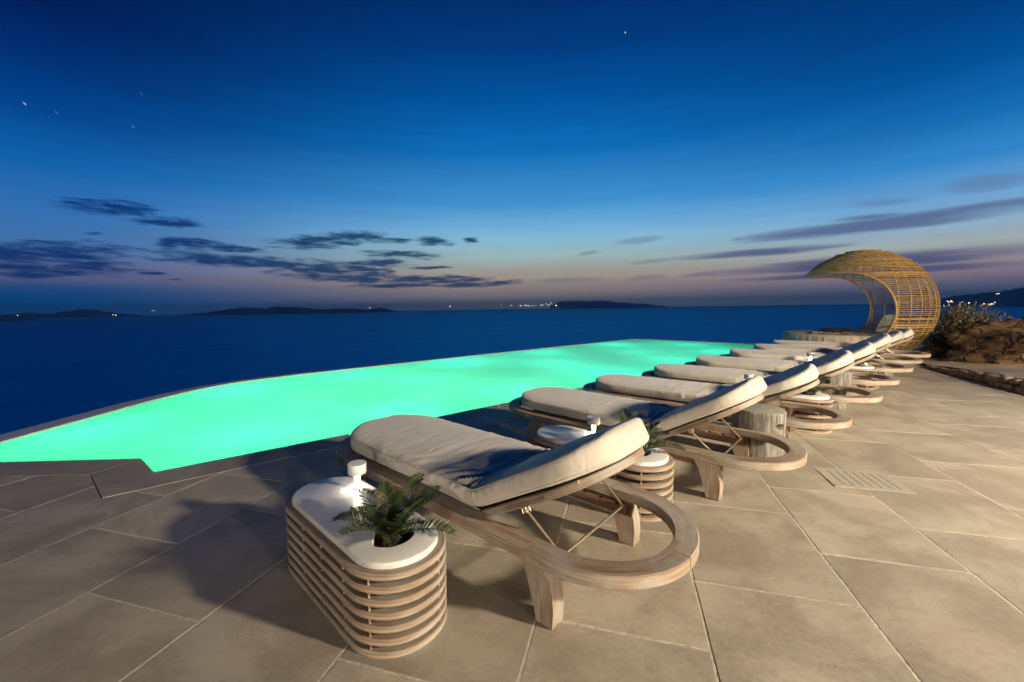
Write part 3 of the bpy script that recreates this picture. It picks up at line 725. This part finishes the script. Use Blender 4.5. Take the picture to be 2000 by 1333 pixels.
def lounger(w, q, th, al, label, seed):
    p = wq(w, q); t = thing('sun_lounger', label, 'sun lounger', (p.x, p.y, deck_z(p.x, p.y)), A0+R(th), 'teak sun loungers in a row beside the pool')
    part(PR['frame'], t); part(PR['seat_slats'], t)
    for l in PR['legs']: part(l, t)
    for l in PR['racks']: part(l, t)
    b = part(PR['back_frame'], t); b.location = (PIV[0], 0, PIV[1]); b.rotation_euler = (0, -R(al), 0)
    c = part(PR['back_slats'], t); c.location = (PIV[0], 0, PIV[1]); c.rotation_euler = (0, -R(al), 0)
    a = R(al); hx = PIV[0]+.43*math.cos(a)+.045*math.sin(a); hz = PIV[1]+.43*math.sin(a)-.045*math.cos(a)
    m = MB(); bx, bz = hx+.22, .288
    m.tube([(bx, -.355, bz), (bx, .355, bz)], .0075)
    for s in (-1, 1): m.tube([(hx, s*.37, hz), (bx, s*.35, bz)], .0075)
    m.build('prop_stand', METAL, t)
    for s in (-1, 1):
        h = MB(); nx, nz = math.sin(a), -math.cos(a)
        for dy in (-.014, .014): h.bar((hx-nx*.03, s*.37+dy, hz-nz*.03), (hx+nx*.012, s*.37+dy, hz+nz*.012), .004, .034, up=Vector((math.cos(a), 0, math.sin(a))))
        h.tube([(hx, s*.37-.022, hz), (hx, s*.37+.022, hz)], .009)
        h.build('hinge', METAL, t)
    fix(cushion_mesh(a, seed).build('cushion', FABRIC, t))
    return t
LG = [
 (1.97, -2.11, 2.0, 29.0, 'teak sun lounger nearest the camera, behind the first slatted planter table'),
 (3.935, -1.905, 0.5, 30.5, 'second teak lounger in the row, beyond the lamp half hidden by the nearest backrest'),
 (5.37, -1.71, 5.0, 26.0, 'third teak lounger in the row, just beyond the nearer stump stool'),
 (6.86, -1.495, 8.0, 27.2, 'fourth teak lounger in the row, just beyond the third planter table'),
 (8.33, -1.325, 9.5, 26.8, 'fifth teak lounger in the row, just beyond the farther stump stool'),
 (9.82, -1.14, 10.5, 29.6, 'sixth teak lounger in the row, just beyond the farthest planter table'),
 (11.12, -.98, 9.5, 27.8, 'seventh teak lounger in the row, last but one before the wicker daybed'),
 (12.30, -.82, 9.5, 26.4, 'last and smallest-looking teak lounger, right in front of the wicker daybed'),
]
for i, (w, q, th, al, lab) in enumerate(LG): lounger(w, q, th, al, lab, i+1)

# ------------------------------------------------------------------ planter tables
def stad(hl, r, n=18):
    return arc(hl, 0, r, -90, 90, n)+arc(-hl, 0, r, 90, 270, n)
HL = .385
def table(w, q, th, label):
    p = wq(w, q); t = thing('planter_table', label, 'table', (p.x, p.y, deck_z(p.x, p.y)), A0+R(th), 'slatted planter tables between the loungers')
    if 'slats' not in PR:
        PR['slats'] = []
        for k in range(7):
            m = MB(); z = .385-.0625*k; m.sweep([(x, y, z) for x, y in stad(HL, .225)], rrect(.05, .034, .006), closed=True); PR['slats'].append(fix(m.build('slat_ring', TEAK)))
        rods = [(HL+.233*math.cos(R(a)), .233*math.sin(R(a))) for a in (-62, 28, 75)]+[(-HL-.233*math.cos(R(a)), .233*math.sin(R(a))) for a in (-62, 20, 75)]+[(x, y) for x in (-.2, .05, .3) for y in (-.233, .233)]
        PR['posts'] = []
        for x, y in rods: m = MB(); m.tube([(x, y, 0), (x, y, .38)], .0055, 6); PR['posts'].append(m.build('spacer_rod', TEAK))
        m = MB(); L = stad(HL, .172); n = len(L)  # liner added behind the slats so their gaps look shaded
        m.add([(x, y, .01) for x, y in L]+[(x, y, .372) for x, y in L], [(i, (i+1) % n, n+(i+1) % n, n+i) for i in range(n)], None, True); PR['box'] = fix(m.build('gap_shade_liner', GAPSHADE))
        # marble top: stadium with a round hole, eased edge
        m = MB(); L = stad(HL-.005, .214, 20); n = len(L); hx, hr = .345, .118
        ins = lambda k: stad(HL-.005, .214-k, 20)
        rings = [[(x, y, .400) for x, y in L], [(x, y, .422) for x, y in L], [(x, y, .429) for x, y in ins(.004)], [(x, y, .432) for x, y in ins(.012)]]
        V = [v for r in rings for v in r]; F = []
        for k in range(3):
            for i in range(n): F.append((k*n+i, k*n+(i+1) % n, (k+1)*n+(i+1) % n, (k+1)*n+i))
        base = len(V); outer = rings[3]
        hole = []
        for (x, y, z) in outer:
            a = math.atan2(y, x-hx); hole.append((hx+hr*math.cos(a), hr*math.sin(a), .432))
        V += hole; V += [(hx+(x-hx)*.965, y*.965, .427) for x, y, z in hole]; V += [(hx+(x-hx)*.965, y*.965, .400) for x, y, z in hole]
        for i in range(n):
            j = (i+1) % n; F.append((3*n+i, 3*n+j, base+j, base+i)); F.append((base+i, base+j, base+n+j, base+n+i)); F.append((base+n+i, base+n+j, base+2*n+j, base+2*n+i))
        m.add(V, F, None, True); PR['marble'] = fix(m.build('marble_top', MARBLE))
        m = MB(); m.lathe([(.03, .27), (.09, .27), (.105, .33), (.112, .398), (.104, .398), (.098, .35)], 32, (hx, 0, 0)); PR['pot'] = m.build('terracotta_pot', TERRACOTTA)
        m = MB(); rng = random.Random(5)
        m.lathe([(.001, .37), (.05, .368), (.099, .36)], 24, (hx, 0, 0))
        for k in range(90):
            a, r = rng.uniform(0, 6.28), .09*math.sqrt(rng.random()); c = Vector((hx+r*math.cos(a), r*math.sin(a), .368+rng.uniform(0, .012))); d = Vector((rng.uniform(-1, 1), rng.uniform(-1, 1), rng.uniform(-.2, .9))).normalized()*rng.uniform(.01, .03)
            m.tube([c-d*.5, c+d*.5], rng.uniform(.002, .005), 5)
        PR['soil'] = m.build('potting_bark', SOIL)
    for s in PR['slats']: part(s, t)
    [part(x, t) for x in PR['posts']]; part(PR['box'], t); part(PR['marble'], t); pt = part(PR['pot'], t); part(PR['soil'], pt)
    return t
def local(t, x, y, z=0.): return t.location+Matrix.Rotation(t.rotation_euler[2], 3, 'Z') @ Vector((x, y, z))
def sago(loc, rz, seed, label, scale=1., nf=17):
    rng = random.Random(seed); t = thing('sago_palm', label, 'plant', loc, rz, 'little sago palms in the planter tables')
    tr = MB(); tr.lathe([(.001, .0), (.035, .0), (.046, .03), (.04, .06), (.02, .075), (.001, .08)], 14)
    for k in range(90):
        a = k*2.4; z = .005+.065*(k/90); r = .044*math.sin(min(1, (1-k/100))*1.6); c = Vector((r*math.cos(a), r*math.sin(a), z)); tr.tube([c, c+Vector((math.cos(a)*.014, math.sin(a)*.014, .014))], .004, 4)
    tr.build('trunk', PALMBARK, t)
    for k in range(nf):
        a = k*2.399+rng.uniform(-.2, .2); lev = k/nf; L = scale*rng.uniform(.27, .34)*(1. if lev < .75 else .8)
        th0 = R(72*lev+28*(1-lev)+rng.uniform(-8, 8)); bend = R(rng.uniform(34, 62))*(1-.4*lev); m = MB(); P, Tn = [], []
        p = Vector((.02*math.cos(a), .02*math.sin(a), .06)); n = 34; tw = rng.uniform(-.25, .25)
        for i in range(n+1):
            f = i/n; ang = th0-bend*f**1.3; aa = a+tw*f
            d = Vector((math.cos(aa)*math.cos(ang), math.sin(aa)*math.cos(ang), math.sin(ang))); P.append(p.copy()); Tn.append(d); p = p+d*L/n
        m.tube(P[::2], .0035*scale, 5, scales=[1-.7*i/(len(P[::2])-1) for i in range(len(P[::2]))])
        for i in range(4, n+1):
            f = i/n; ll = scale*.094*math.sin(math.pi*min(1, f*.78+.16))**.8*rng.uniform(.85, 1.08); d = Tn[i]
            side = d.cross(Vector((0, 0, 1)))
            if side.length < .01: side = Vector((-math.sin(a), math.cos(a), 0))
            side.normalize(); up = side.cross(d).normalized()
            for s in (-1, 1):
                if rng.random() < .03: continue
                o = (side*s*.80+up*(.38+rng.uniform(-.12, .15))+d*(.34+.3*f)).normalized(); wv = d*.0046*scale
                b = P[i]; mid = b+o*ll*.55+up*.003; e = b+o*ll-Vector((0, 0, ll*rng.uniform(.02, .16)))
                m.add([b-wv*.6, b+wv*.6, mid+wv, mid-wv, e], [(0, 1, 2, 3), (3, 2, 4)], None, False)
        m.build('frond', PALMLEAF, t, autosmooth=False)
    return t
lampP = None
def table_lamp(loc, label):
    global lampP
    if lampP is None:
        t = thing('table_lamp', label, 'lamp', loc, 0, 'glowing white mushroom lamps on the planter tables')
        m = MB(); m.lathe([(.001, 0), (.022, 0), (.023, .003), (.023, .010), (.018, .013), (.001, .013)], 32); m.build('base', LAMPWHITE, t)
        m = MB(); m.lathe([(.001, .0132), (.0175, .0132), (.0175, .102), (.001, .102)], 24); m.build('glowing_stem', GLOW, t)
        m = MB(); m.lathe([(.001, .1025), (.054, .1025), (.056, .105), (.056, .165), (.054, .1675), (.001, .168)], 40); m.build('cap', LAMPWHITE, t)
        lampP = t
    else:
        t = copy_tree(lampP); t.location = loc; t['label'] = label
    return t
T0 = table(1.033, -2.155, 0, 'slatted wooden planter table with marble top nearest the camera, left of the nearest lounger')
T1 = table(2.955, -1.775, 0, 'planter table under the brace of the nearest lounger, its slatted end showing behind the backrest')
T2 = table(6.12, -1.10, 5, 'marble topped planter table between the two stump stools')
T3 = table(9.09, -.78, 8, 'farthest planter table, marble end peeping out below the backrests beyond the farther stump')
sago(local(T0, .345, 0, .36), 0., 3, 'dark green sago palm in the nearest planter table', 1.02, 15)
sago(local(T1, .345, 0, .36), 1.1, 8, 'sago palm poking up behind the backrest of the nearest lounger', 1.2, 13)
sago(local(T2, .345, 0, .36), 2.0, 12, 'sago palm just beyond the nearer stump stool', 1.15, 14)
sago(local(T3, .345, 0, .36), .4, 21, 'farthest sago palm, beyond the farther stump stool', 1.25, 14)
table_lamp(local(T0, -.275, .13, .432), 'lit white mushroom lamp on the nearest planter table, behind its palm')
table_lamp(wq(3.10, -1.90, .432), 'lit white mushroom lamp standing behind the nearest backrest cushion')
table_lamp(local(T2, -.28, .06, .432), 'lit white mushroom lamp third from the camera, behind the second backrest')
table_lamp(local(T3, -.28, .10, .432), 'farthest lit white mushroom lamp, small above the fourth backrest')

# ------------------------------------------------------------------ stump stools
def stump(w, q, r, h, hole_ang, label, seed):
    p = wq(w, q); t = thing('stump_stool', label, 'stool', (p.x, p.y, deck_z(p.x, p.y)), 0, 'round wooden stump stools')
    m = MB(); n, k = 120, 50; V = []; rng = random.Random(seed)
    for j in range(k+1):
        z = h*j/k
        for i in range(n):
            a = 2*math.pi*i/n; rr = r*(1+.008*noise.noise(Vector((math.cos(a)*2, math.sin(a)*2, seed+z))))
            if j == k: rr -= .006
            if j == 0: rr -= .004
            da = (a-hole_ang+math.pi) % (2*math.pi)-math.pi; e = math.hypot(da*r/.068, (z-h*.75)/.030)
            rr -= .055*(1-min(1, max(0, (e-.72)/.3)))
            V.append((rr*math.cos(a), rr*math.sin(a), z))
    F = [(j*n+i, j*n+(i+1) % n, (j+1)*n+(i+1) % n, (j+1)*n+i) for j in range(k) for i in range(n)]
    c = len(V); V += [((r-.012)*math.cos(2*math.pi*i/n), (r-.012)*math.sin(2*math.pi*i/n), h+.003) for i in range(n)]; F += [(k*n+i, k*n+(i+1) % n, c+(i+1) % n, c+i) for i in range(n)]
    F.append(tuple(range(c, c+n))); m.add(V, F, None, True); m.build('stump', STUMP, t)
    return t
stump(4.60, -.93, .232, .53, math.radians(-72), 'grey weathered stump stool with an oval handle hole, nearer of the two', 1)
stump(7.62, -.62, .232, .53, math.radians(-150), 'grey weathered stump stool farther away, partly hidden by the fourth backrest', 2)

# ------------------------------------------------------------------ wicker daybed
def daybed():
    C = Vector((9.82, 11.62, 0)); zb = deck_z(C.x, C.y)*.0+.14; ph = R(58.); Rs, zc = 1.60, 1.44
    H = Vector((math.sin(ph), -math.cos(ph), 0)); Ax = Vector((math.cos(ph), math.sin(ph), 0))
    t = thing('wicker_daybed', 'round daybed under a curling wave-shaped wicker hood at the end of the loungers', 'daybed', (C.x, C.y, 0), 0)
    def bx(z):
        d = z-1.35
        return -.55+math.sqrt(max(0, 1.05**2-d*d)) if z < 2.4 else -9.
    P = lambda x, a, z: H*x+Ax*a+Vector((0, 0, z))
    m = MB(); rng = random.Random(6); z = zb+.02
    ztop = zc+Rs
    while z < ztop-.01:
        rr = math.sqrt(max(0, Rs**2-(z-zc)**2)); b = bx(z)
        tm = math.pi if b < -rr else math.acos(max(-1, min(1, b/rr))) if b < rr else 0
        if tm > .05:
            n = max(10, int(60*tm/math.pi)); wob = rng.uniform(-.008, .008); full = tm > math.pi-.001
            for rep in range(2 if rng.random() < .12 else 1):
                dz = wob+rep*.02
                pts = [P(rr*math.cos(a), rr*math.sin(a), z+dz+.006*noise.noise(Vector((a*3, z*9, 0)))) for a in [(-tm+2*tm*i/n) for i in range(n if full else n+1)]]
                m.tube(pts, .0100, 5, closed=full)
        z += rng.uniform(.047, .053) if z < 2.4 else rng.uniform(.030, .036)
    m.build('woven_hood', WICKER, t)
    m = MB()
    for k in range(36):
        a = math.pi*2*k/36; run = []
        for i in range(70):
            zz = zb+(ztop-zb-.02)*i/69; rr = math.sqrt(max(0, (Rs-.014)**2-(zz-zc)**2)); x = rr*math.cos(a)
            if x > bx(zz)+.005: run.append(P(x, rr*math.sin(a), zz))
            else:
                if len(run) > 2: m.tube(run, .0125, 5)
                run = []
        if len(run) > 2: m.tube(run, .0125, 5)
    m.build('hood_ribs', WICKER, t)
    m = MB(); near = []
    for i in range(60):
        zz = zb+(2.4-zb)*i/59; rr2 = Rs**2-(zz-zc)**2; b = bx(zz) if zz < 2.399 else -.55
        near.append((b, math.sqrt(max(0, rr2-b*b)), zz))
    rr = math.sqrt(Rs**2-(2.4-zc)**2); a0 = math.acos(-.55/rr); top = [(rr*math.cos(a0+(math.pi-a0)*i/20), rr*math.sin(a0+(math.pi-a0)*i/20), 2.4) for i in range(1, 21)]
    loop = [P(x, -y, z) for x, y, z in near+top]+[P(x, y, z) for x, y, z in reversed(near+top[:-1])]
    m.tube(loop, .026, 8); m.build('hood_rim', WICKER, t)
    # mattress on its round base, gathered cover round the side
    mc = H*(-.50); r0 = 1.26
    def disc(z0, z1, r, ruff, name, mt, crown=0.):
        mm = MB(); n = 180; prof = [(r-.01, z0), (r+.012, z0+.02), (r+.015, (z0+z1)/2), (r, z1-.04), (r-.02, z1-.012), (r-.06, z1), (r*.6, z1+crown), (.01, z1+crown*1.2)]; V = []
        for i in range(n):
            a = 2*math.pi*i/n; w = 1+ruff*(math.sin(a*67)+.6*math.sin(a*41+1))
            for j, (q, z) in enumerate(prof): k = w if j < 4 else 1; v = mc+H*q*math.cos(a)*k+Ax*q*math.sin(a)*k; V.append((v.x, v.y, z+(.006*noise.noise(Vector((v.x*5, v.y*5, 0))) if j > 4 else 0)))
        k = len(prof); F = [(i*k+j, ((i+1) % n)*k+j, ((i+1) % n)*k+j+1, i*k+j+1) for i in range(n) for j in range(k-1)]
        mm.add(V, F, None, True); return mm.build(name, mt, t)
    disc(.50, .735, r0, .006, 'mattress', SKIRT, .012); disc(.16, .49, r0-.12, 0, 'round_base', WICKER)
    # things lying on it
    def cushion(name, lab, cat, c, sx, sy, sz, rot, mt, sq=2.0, group=None):
        mm = MB(); V = []; n, k = 36, 18
        for j in range(k+1):
            b = -math.pi/2+math.pi*j/k
            for i in range(n):
                a = 2*math.pi*i/n; cb, sb = math.cos(b), math.sin(b); ex = 2/sq
                x = abs(math.cos(a))**ex*math.copysign(1, math.cos(a)); y = abs(math.sin(a))**ex*math.copysign(1, math.sin(a))
                pin = 1-.10*abs(math.sin(2*a))*0
                V.append((sx*x*cb**.6*pin, sy*y*cb**.6*pin, sz*sb*(1-.25*abs(x*y)**2)))
        F = [(j*n+i, j*n+(i+1) % n, (j+1)*n+(i+1) % n, (j+1)*n+i) for j in range(k) for i in range(n)]
        mm.add(V, F, None, True); o = mm.build(name, mt); o.location = c; o.rotation_euler = rot; return tag(o, lab, cat, group)
    ang = math.atan2(H.y, H.x)
    b = C+mc
    cushion('floor_cushion', 'flat round dark brown cushion lying on the daybed mattress', 'cushion', (b.x+H.x*.05+Ax.x*.25, b.y+H.y*.05+Ax.y*.25, .80), .40, .34, .06, (0, 0, ang), DARKCUSH)
    c = C+H*.62+Ax*.10
    cushion('pillow', 'square grey pillow propped up inside the wicker hood', 'pillow', (c.x, c.y, 1.02), .27, .32, .08, (0, R(-66), ang-R(38)), PILLOW, 5.)
    mm = MB(); n = 46; V = []
    for i in range(n+1):
        for j in range(n+1):
            x = -1.12+1.5*i/n; y = -.98+.62*j/n; v = H*x+Ax*y; f = noise.noise(Vector((x*5, y*5, 2)))+.5*noise.noise(Vector((x*13, y*13, 7)))
            V.append((C.x+v.x, C.y+v.y, .765+.045*abs(f)+.02*math.sin(x*23+y*3)*noise.noise(Vector((x*2, y*2, 0)))))
    F = [(i*(n+1)+j, (i+1)*(n+1)+j, (i+1)*(n+1)+j+1, i*(n+1)+j+1) for i in range(n) for j in range(n)]
    mm.add(V, F, None, True); o = mm.build('throw_blanket', BLANKET); so = o.modifiers.new('thickness', 'SOLIDIFY'); so.thickness = .012
    tag(o, 'crumpled beige throw spread over the near edge of the daybed mattress', 'blanket')
daybed()

# ------------------------------------------------------------------ low wall, terrace, rocks, shrub
WL = [(9.75, 10.3, .20), (9.42, 9.4, .21), (9.1, 8.75, .24), (8.8, 7.85, .30), (8.52, 7.1, .34), (8.36, 6.6, .35), (8.1, 5.6, .36), (7.9, 4.5, .36), (7.8, 3., .36)]
def wl(f):
    f = min(max(f, 0), len(WL)-1.001); i = int(f); k = f-i; a, b = WL[i], WL[i+1]; return Vector([a[j]+(b[j]-a[j])*k for j in range(3)])
def wall():
    t = thing('low_stone_wall', 'low curved wall of rough brown stones along the right edge of the patio', 'wall', tuple(wl(3))[:2]+(0,))
    o0 = Vector((wl(3).x, wl(3).y, 0)); m = MB(); V = []; N_ = 60
    for i in range(N_):
        p = wl(i/(N_-1)*7.9); V += [(p.x-o0.x+.03, p.y-o0.y, deck_z(p.x, p.y)-.03), (p.x-o0.x+.03, p.y-o0.y, p.z-.01), (p.x-o0.x+.45, p.y-o0.y+.1, p.z-.01)]
    m.add(V, [(i*3+j, (i+1)*3+j, (i+1)*3+j+1, i*3+j+1) for i in range(N_-1) for j in range(2)], None, False); fix(m.build('wall_core', MORTAR, t))
    m = MB(); rng = random.Random(12)
    for course in range(2):
        f = 1.6+rng.uniform(0, .2)
        while f < 7.6:
            df = rng.uniform(.30, .62); a, b = wl(f), wl(f+df); base = deck_z(a.x, a.y); hgt = (a.z-base)
            if hgt > .07:
                z0 = base+hgt*(.03 if course == 0 else .50)+rng.uniform(-.01, .01); z1 = base+hgt*(.47 if course == 0 else .97)+rng.uniform(-.01, .01)
                if course == 0 and rng.random() < .2: z1 = base+hgt*.9
                d = (b-a); d.z = 0; L = d.length-.015; d.normalize(); nrm = Vector((-d.y, d.x, 0)); nrm = nrm if nrm.x < 0 else -nrm
                bm = bmesh.new(); bmesh.ops.create_cube(bm, size=1.); bmesh.ops.subdivide_edges(bm, edges=bm.edges, cuts=5, use_grid_fill=True)
                sd = rng.uniform(0, 99); cen = (a+b)/2
                vs_, fs_ = [], []
                for v in bm.verts:
                    c = v.co*2; k = (abs(c.x)**5+abs(c.y)**5+abs(c.z)**5)**.2; c = c/k*1.0
                    q = Vector((c.x*L/2, c.y*.07, c.z*(z1-z0)/2)); q += Vector((noise.noise(q*9+Vector((sd, 0, 0))), noise.noise(q*9+Vector((0, sd, 0))), noise.noise(q*9+Vector((0, 0, sd)))))*.022
                    w = Vector((cen.x, cen.y, (z0+z1)/2))+d*q.x+nrm*q.y+Vector((0, 0, q.z)); vs_.append(w-o0)
                bm.verts.index_update(); fs_ = [tuple(v.index for v in f_.verts) for f_ in bm.faces]; m.add(vs_, fs_, None, True); bm.free()
            f += df
    m.build('stones', ROCKPALE, t, autosmooth=False)
    # terrace behind it and the pale border strip on the patio in front
    m = MB(); V = []
    for i in range(N_):
        p = wl(i/(N_-1)*8)
        for e in (0.06, 1., 2.5, 6., 14.): V.append((p.x+e*.95, p.y+e*.35, p.z+.0+.02*noise.noise(Vector((p.x*2+e, p.y*2, 0)))-(.0 if e < 3 else (e-3)*.25)))
    m.add(V, [(i*5+j, (i+1)*5+j, (i+1)*5+j+1, i*5+j+1) for i in range(N_-1) for j in range(4)], None, True); fix(m.build('raised_terrace', COPING, autosmooth=False)); tag(bpy.data.objects['raised_terrace'], kind='structure')
    m = MB(); V = []
    for i in range(N_):
        p = wl(i/(N_-1)*8); q = wl(i/(N_-1)*8+.02) if i < N_-1 else p+(p-wl(i/(N_-1)*8-.02)); d = (q-p); d.z = 0; d.normalize(); nn = Vector((-d.y, d.x, 0)); nn = nn if nn.x < 0 else -nn
        for e in (-.02, .30): c = p+nn*e; V.append((c.x, c.y, deck_z(c.x, c.y)+.006))
        c = p+nn*.30; V.append((c.x, c.y, deck_z(c.x, c.y)-.02))
    m.add(V, [(i*3+j, (i+1)*3+j, (i+1)*3+j+1, i*3+j+1) for i in range(N_-1) for j in range(2)], None, False); fix(m.build('patio_border', TILE, autosmooth=False)); tag(bpy.data.objects['patio_border'], kind='structure')
wall()
def boulder(loc, size, rz, seed, label, mt=ROCK, sub=5, group='rocks beyond the patio'):
    bm = bmesh.new(); bmesh.ops.create_icosphere(bm, subdivisions=sub, radius=1.)
    sd = Vector((seed*7.3, seed*3.1, seed*1.7))
    for v in bm.verts:
        c = v.co.copy(); k = (abs(c.x)**3.2+abs(c.y)**3.2+abs(c.z)**3.2)**(1/3.2); c = c/k
        n1 = noise.fractal(c*1.2+sd, 1., 2., 5); cell = noise.voronoi(c*1.9+sd)[0]; cr = min(1, (cell[1]-cell[0])*4)
        lay = .014*math.sin(c.z*11+4*noise.noise(c*2+sd))
        c = c*(1+.26*n1+.11*cr-.11+lay)
        v.co = Vector((c.x*size[0], c.y*size[1], c.z*size[2]))
    me = bpy.data.meshes.new('boulder'); bm.to_mesh(me); bm.free(); me.materials.append(mt)
    for p in me.polygons: p.use_smooth = True
    o = bpy.data.objects.new('boulder', me); COL.objects.link(o); o.location = loc; o.rotation_euler = (0, 0, rz); return tag(o, label, 'rock', group)
boulder((11.75, 8.9, .55), (1.5, 1.2, .60), R(-60), 2, 'big rust brown boulder on the terrace at the right edge')
boulder((10.9, 7.3, .42), (.42, .5, .22), R(20), 5, 'small pale brown rock against the foot of the big boulder', ROCKPALE, 4)
boulder((11.2, 10.7, .30), (.42, .3, .16), R(40), 7, 'low pinkish rock under the silvery shrub', ROCKPALE, 4)
boulder((10.75, 10.55, .26), (.22, .2, .13), R(10), 9, 'small pinkish rock beside the foot of the wicker hood', ROCKPALE, 4)
boulder((10.95, 10.05, .33), (.30, .12, .10), R(38), 11, 'small white rock between the shrub and the big boulder', WHITEROCK, 4)
def shrub():
    rng = random.Random(31); c0 = Vector((11.75, 10.75, .25)); t = thing('shrub', 'silvery green bushy shrub between the wicker hood and the big boulder', 'plant', tuple(c0))
    tw = MB(); lf = MB()
    for k in range(300):
        a = rng.uniform(0, 2*math.pi); el = R(rng.uniform(12, 88)); L = rng.uniform(.65, 1.18)*(1.0-.25*math.cos(el)*0)
        d = Vector((math.cos(a)*math.cos(el)*1.05, math.sin(a)*math.cos(el), math.sin(el)*1.0)); P = []
        for i in range(7):
            f = i/6; P.append(d*L*f*1.08+Vector((0, 0, .10*f*f))+Vector((rng.uniform(-.02, .02), rng.uniform(-.02, .02), 0)))
        tw.tube(P, .006, 4, scales=[1-.6*i/6 for i in range(7)])
        for i in range(40):
            f = .15+.89*i/39; j = min(5, int(f*6)); p = P[j].lerp(P[j+1], min(1.1, f*6-j)); o = Vector((rng.gauss(0, 1), rng.gauss(0, 1), rng.gauss(.6, .6))).normalized(); o = (o+d.normalized()*.9).normalized()
            s = Vector((rng.gauss(0, 1), rng.gauss(0, 1), rng.gauss(0, 1))).cross(o).normalized(); l = rng.uniform(.045, .09); w = l*.26
            lf.add([p, p+o*l*.5+s*w, p+o*l, p+o*l*.5-s*w], [(0, 1, 2, 3)], None, False)
    tw.build('stems', TWIG, t); lf.build('foliage', BUSHLEAF, t, autosmooth=False)
shrub()

# ------------------------------------------------------------------ drain grate and small fittings
def grate():
    P = [st(4.653, -1.065), st(4.989, -.627), st(4.638, -.366), st(4.308, -.83)]
    c = sum(P, Vector())/4; t = thing('drain_grate', 'stone drain cover with seven dark slots set in the patio', 'drain', (c.x, c.y, deck_z(c.x, c.y)))
    m = MB(); V = [(p.x-c.x, p.y-c.y, .0030) for p in P]+[(p.x-c.x, p.y-c.y, -.01) for p in P]
    m.add(V, [(0, 1, 2, 3), (0, 4, 5, 1), (1, 5, 6, 2), (2, 6, 7, 3), (3, 7, 4, 0)], None, False); fix(m.build('cover', GRANITE, t, autosmooth=False))
    m = MB()
    for k in range(7):
        f = .16+.72*k/6
        a = P[0].lerp(P[1], f); b = P[3].lerp(P[2], f); u = a.lerp(b, .12)-c; v = a.lerp(b, .88)-c
        m.bar((u.x, u.y, .0012), (v.x, v.y, .0012), .0065, .005, bev=.001)
    m.build('slots', DARKSLOT, t)
    m = MB()
    for i in range(4):
        a, b = P[i]-c, P[(i+1) % 4]-c; m.bar((a.x, a.y, .0018), (b.x, b.y, .0018), .006, .003, bev=.001)
    m.build('joint_line', GROUT, t)
grate()
def fitting(s, t_, label):
    p = st(s, t_); t = thing('pool_fitting', label, 'fitting', (p.x, p.y, .004), 0, 'small fittings on the pool coping')
    m = MB(); m.lathe([(.001, 0), (.035, 0), (.035, .006), (.012, .010), (.010, .028), (.018, .034), (.018, .042), (.001, .044)], 16); m.build('knob', METAL, t)
fitting(3.83, -4.93, 'small metal knob on the coping left of the second lounger')
fitting(2.42, -4.93, 'small metal knob on the coping behind the nearest lounger')

# ------------------------------------------------------------------ sea haze
def haze():
    m = bpy.data.materials.new('sea_haze'); m.use_nodes = True; t = m.node_tree; t.nodes.clear(); N = NT(t)
    pv = N.n('ShaderNodeVolumePrincipled'); pv.inputs['Color'].default_value = (.7,.93,1,1); pv.inputs['Density'].default_value = 5e-5; pv.inputs['Anisotropy'].default_value = 0.
    N.n('ShaderNodeOutputMaterial', i_Volume=pv.outputs[0])
    me = bpy.data.meshes.new('haze'); bm = bmesh.new(); bmesh.ops.create_cube(bm, size=1.); bm.to_mesh(me); bm.free(); me.materials.append(m)
    o = bpy.data.objects.new('haze', me); COL.objects.link(o); o.scale = (52000, 52000, 462); o.rotation_euler = UP.to_track_quat('Z', 'Y').to_euler(); o.location = Vector((0, 0, 1.6))+UP*(-152+231); o['kind'] = 'stuff'
haze()
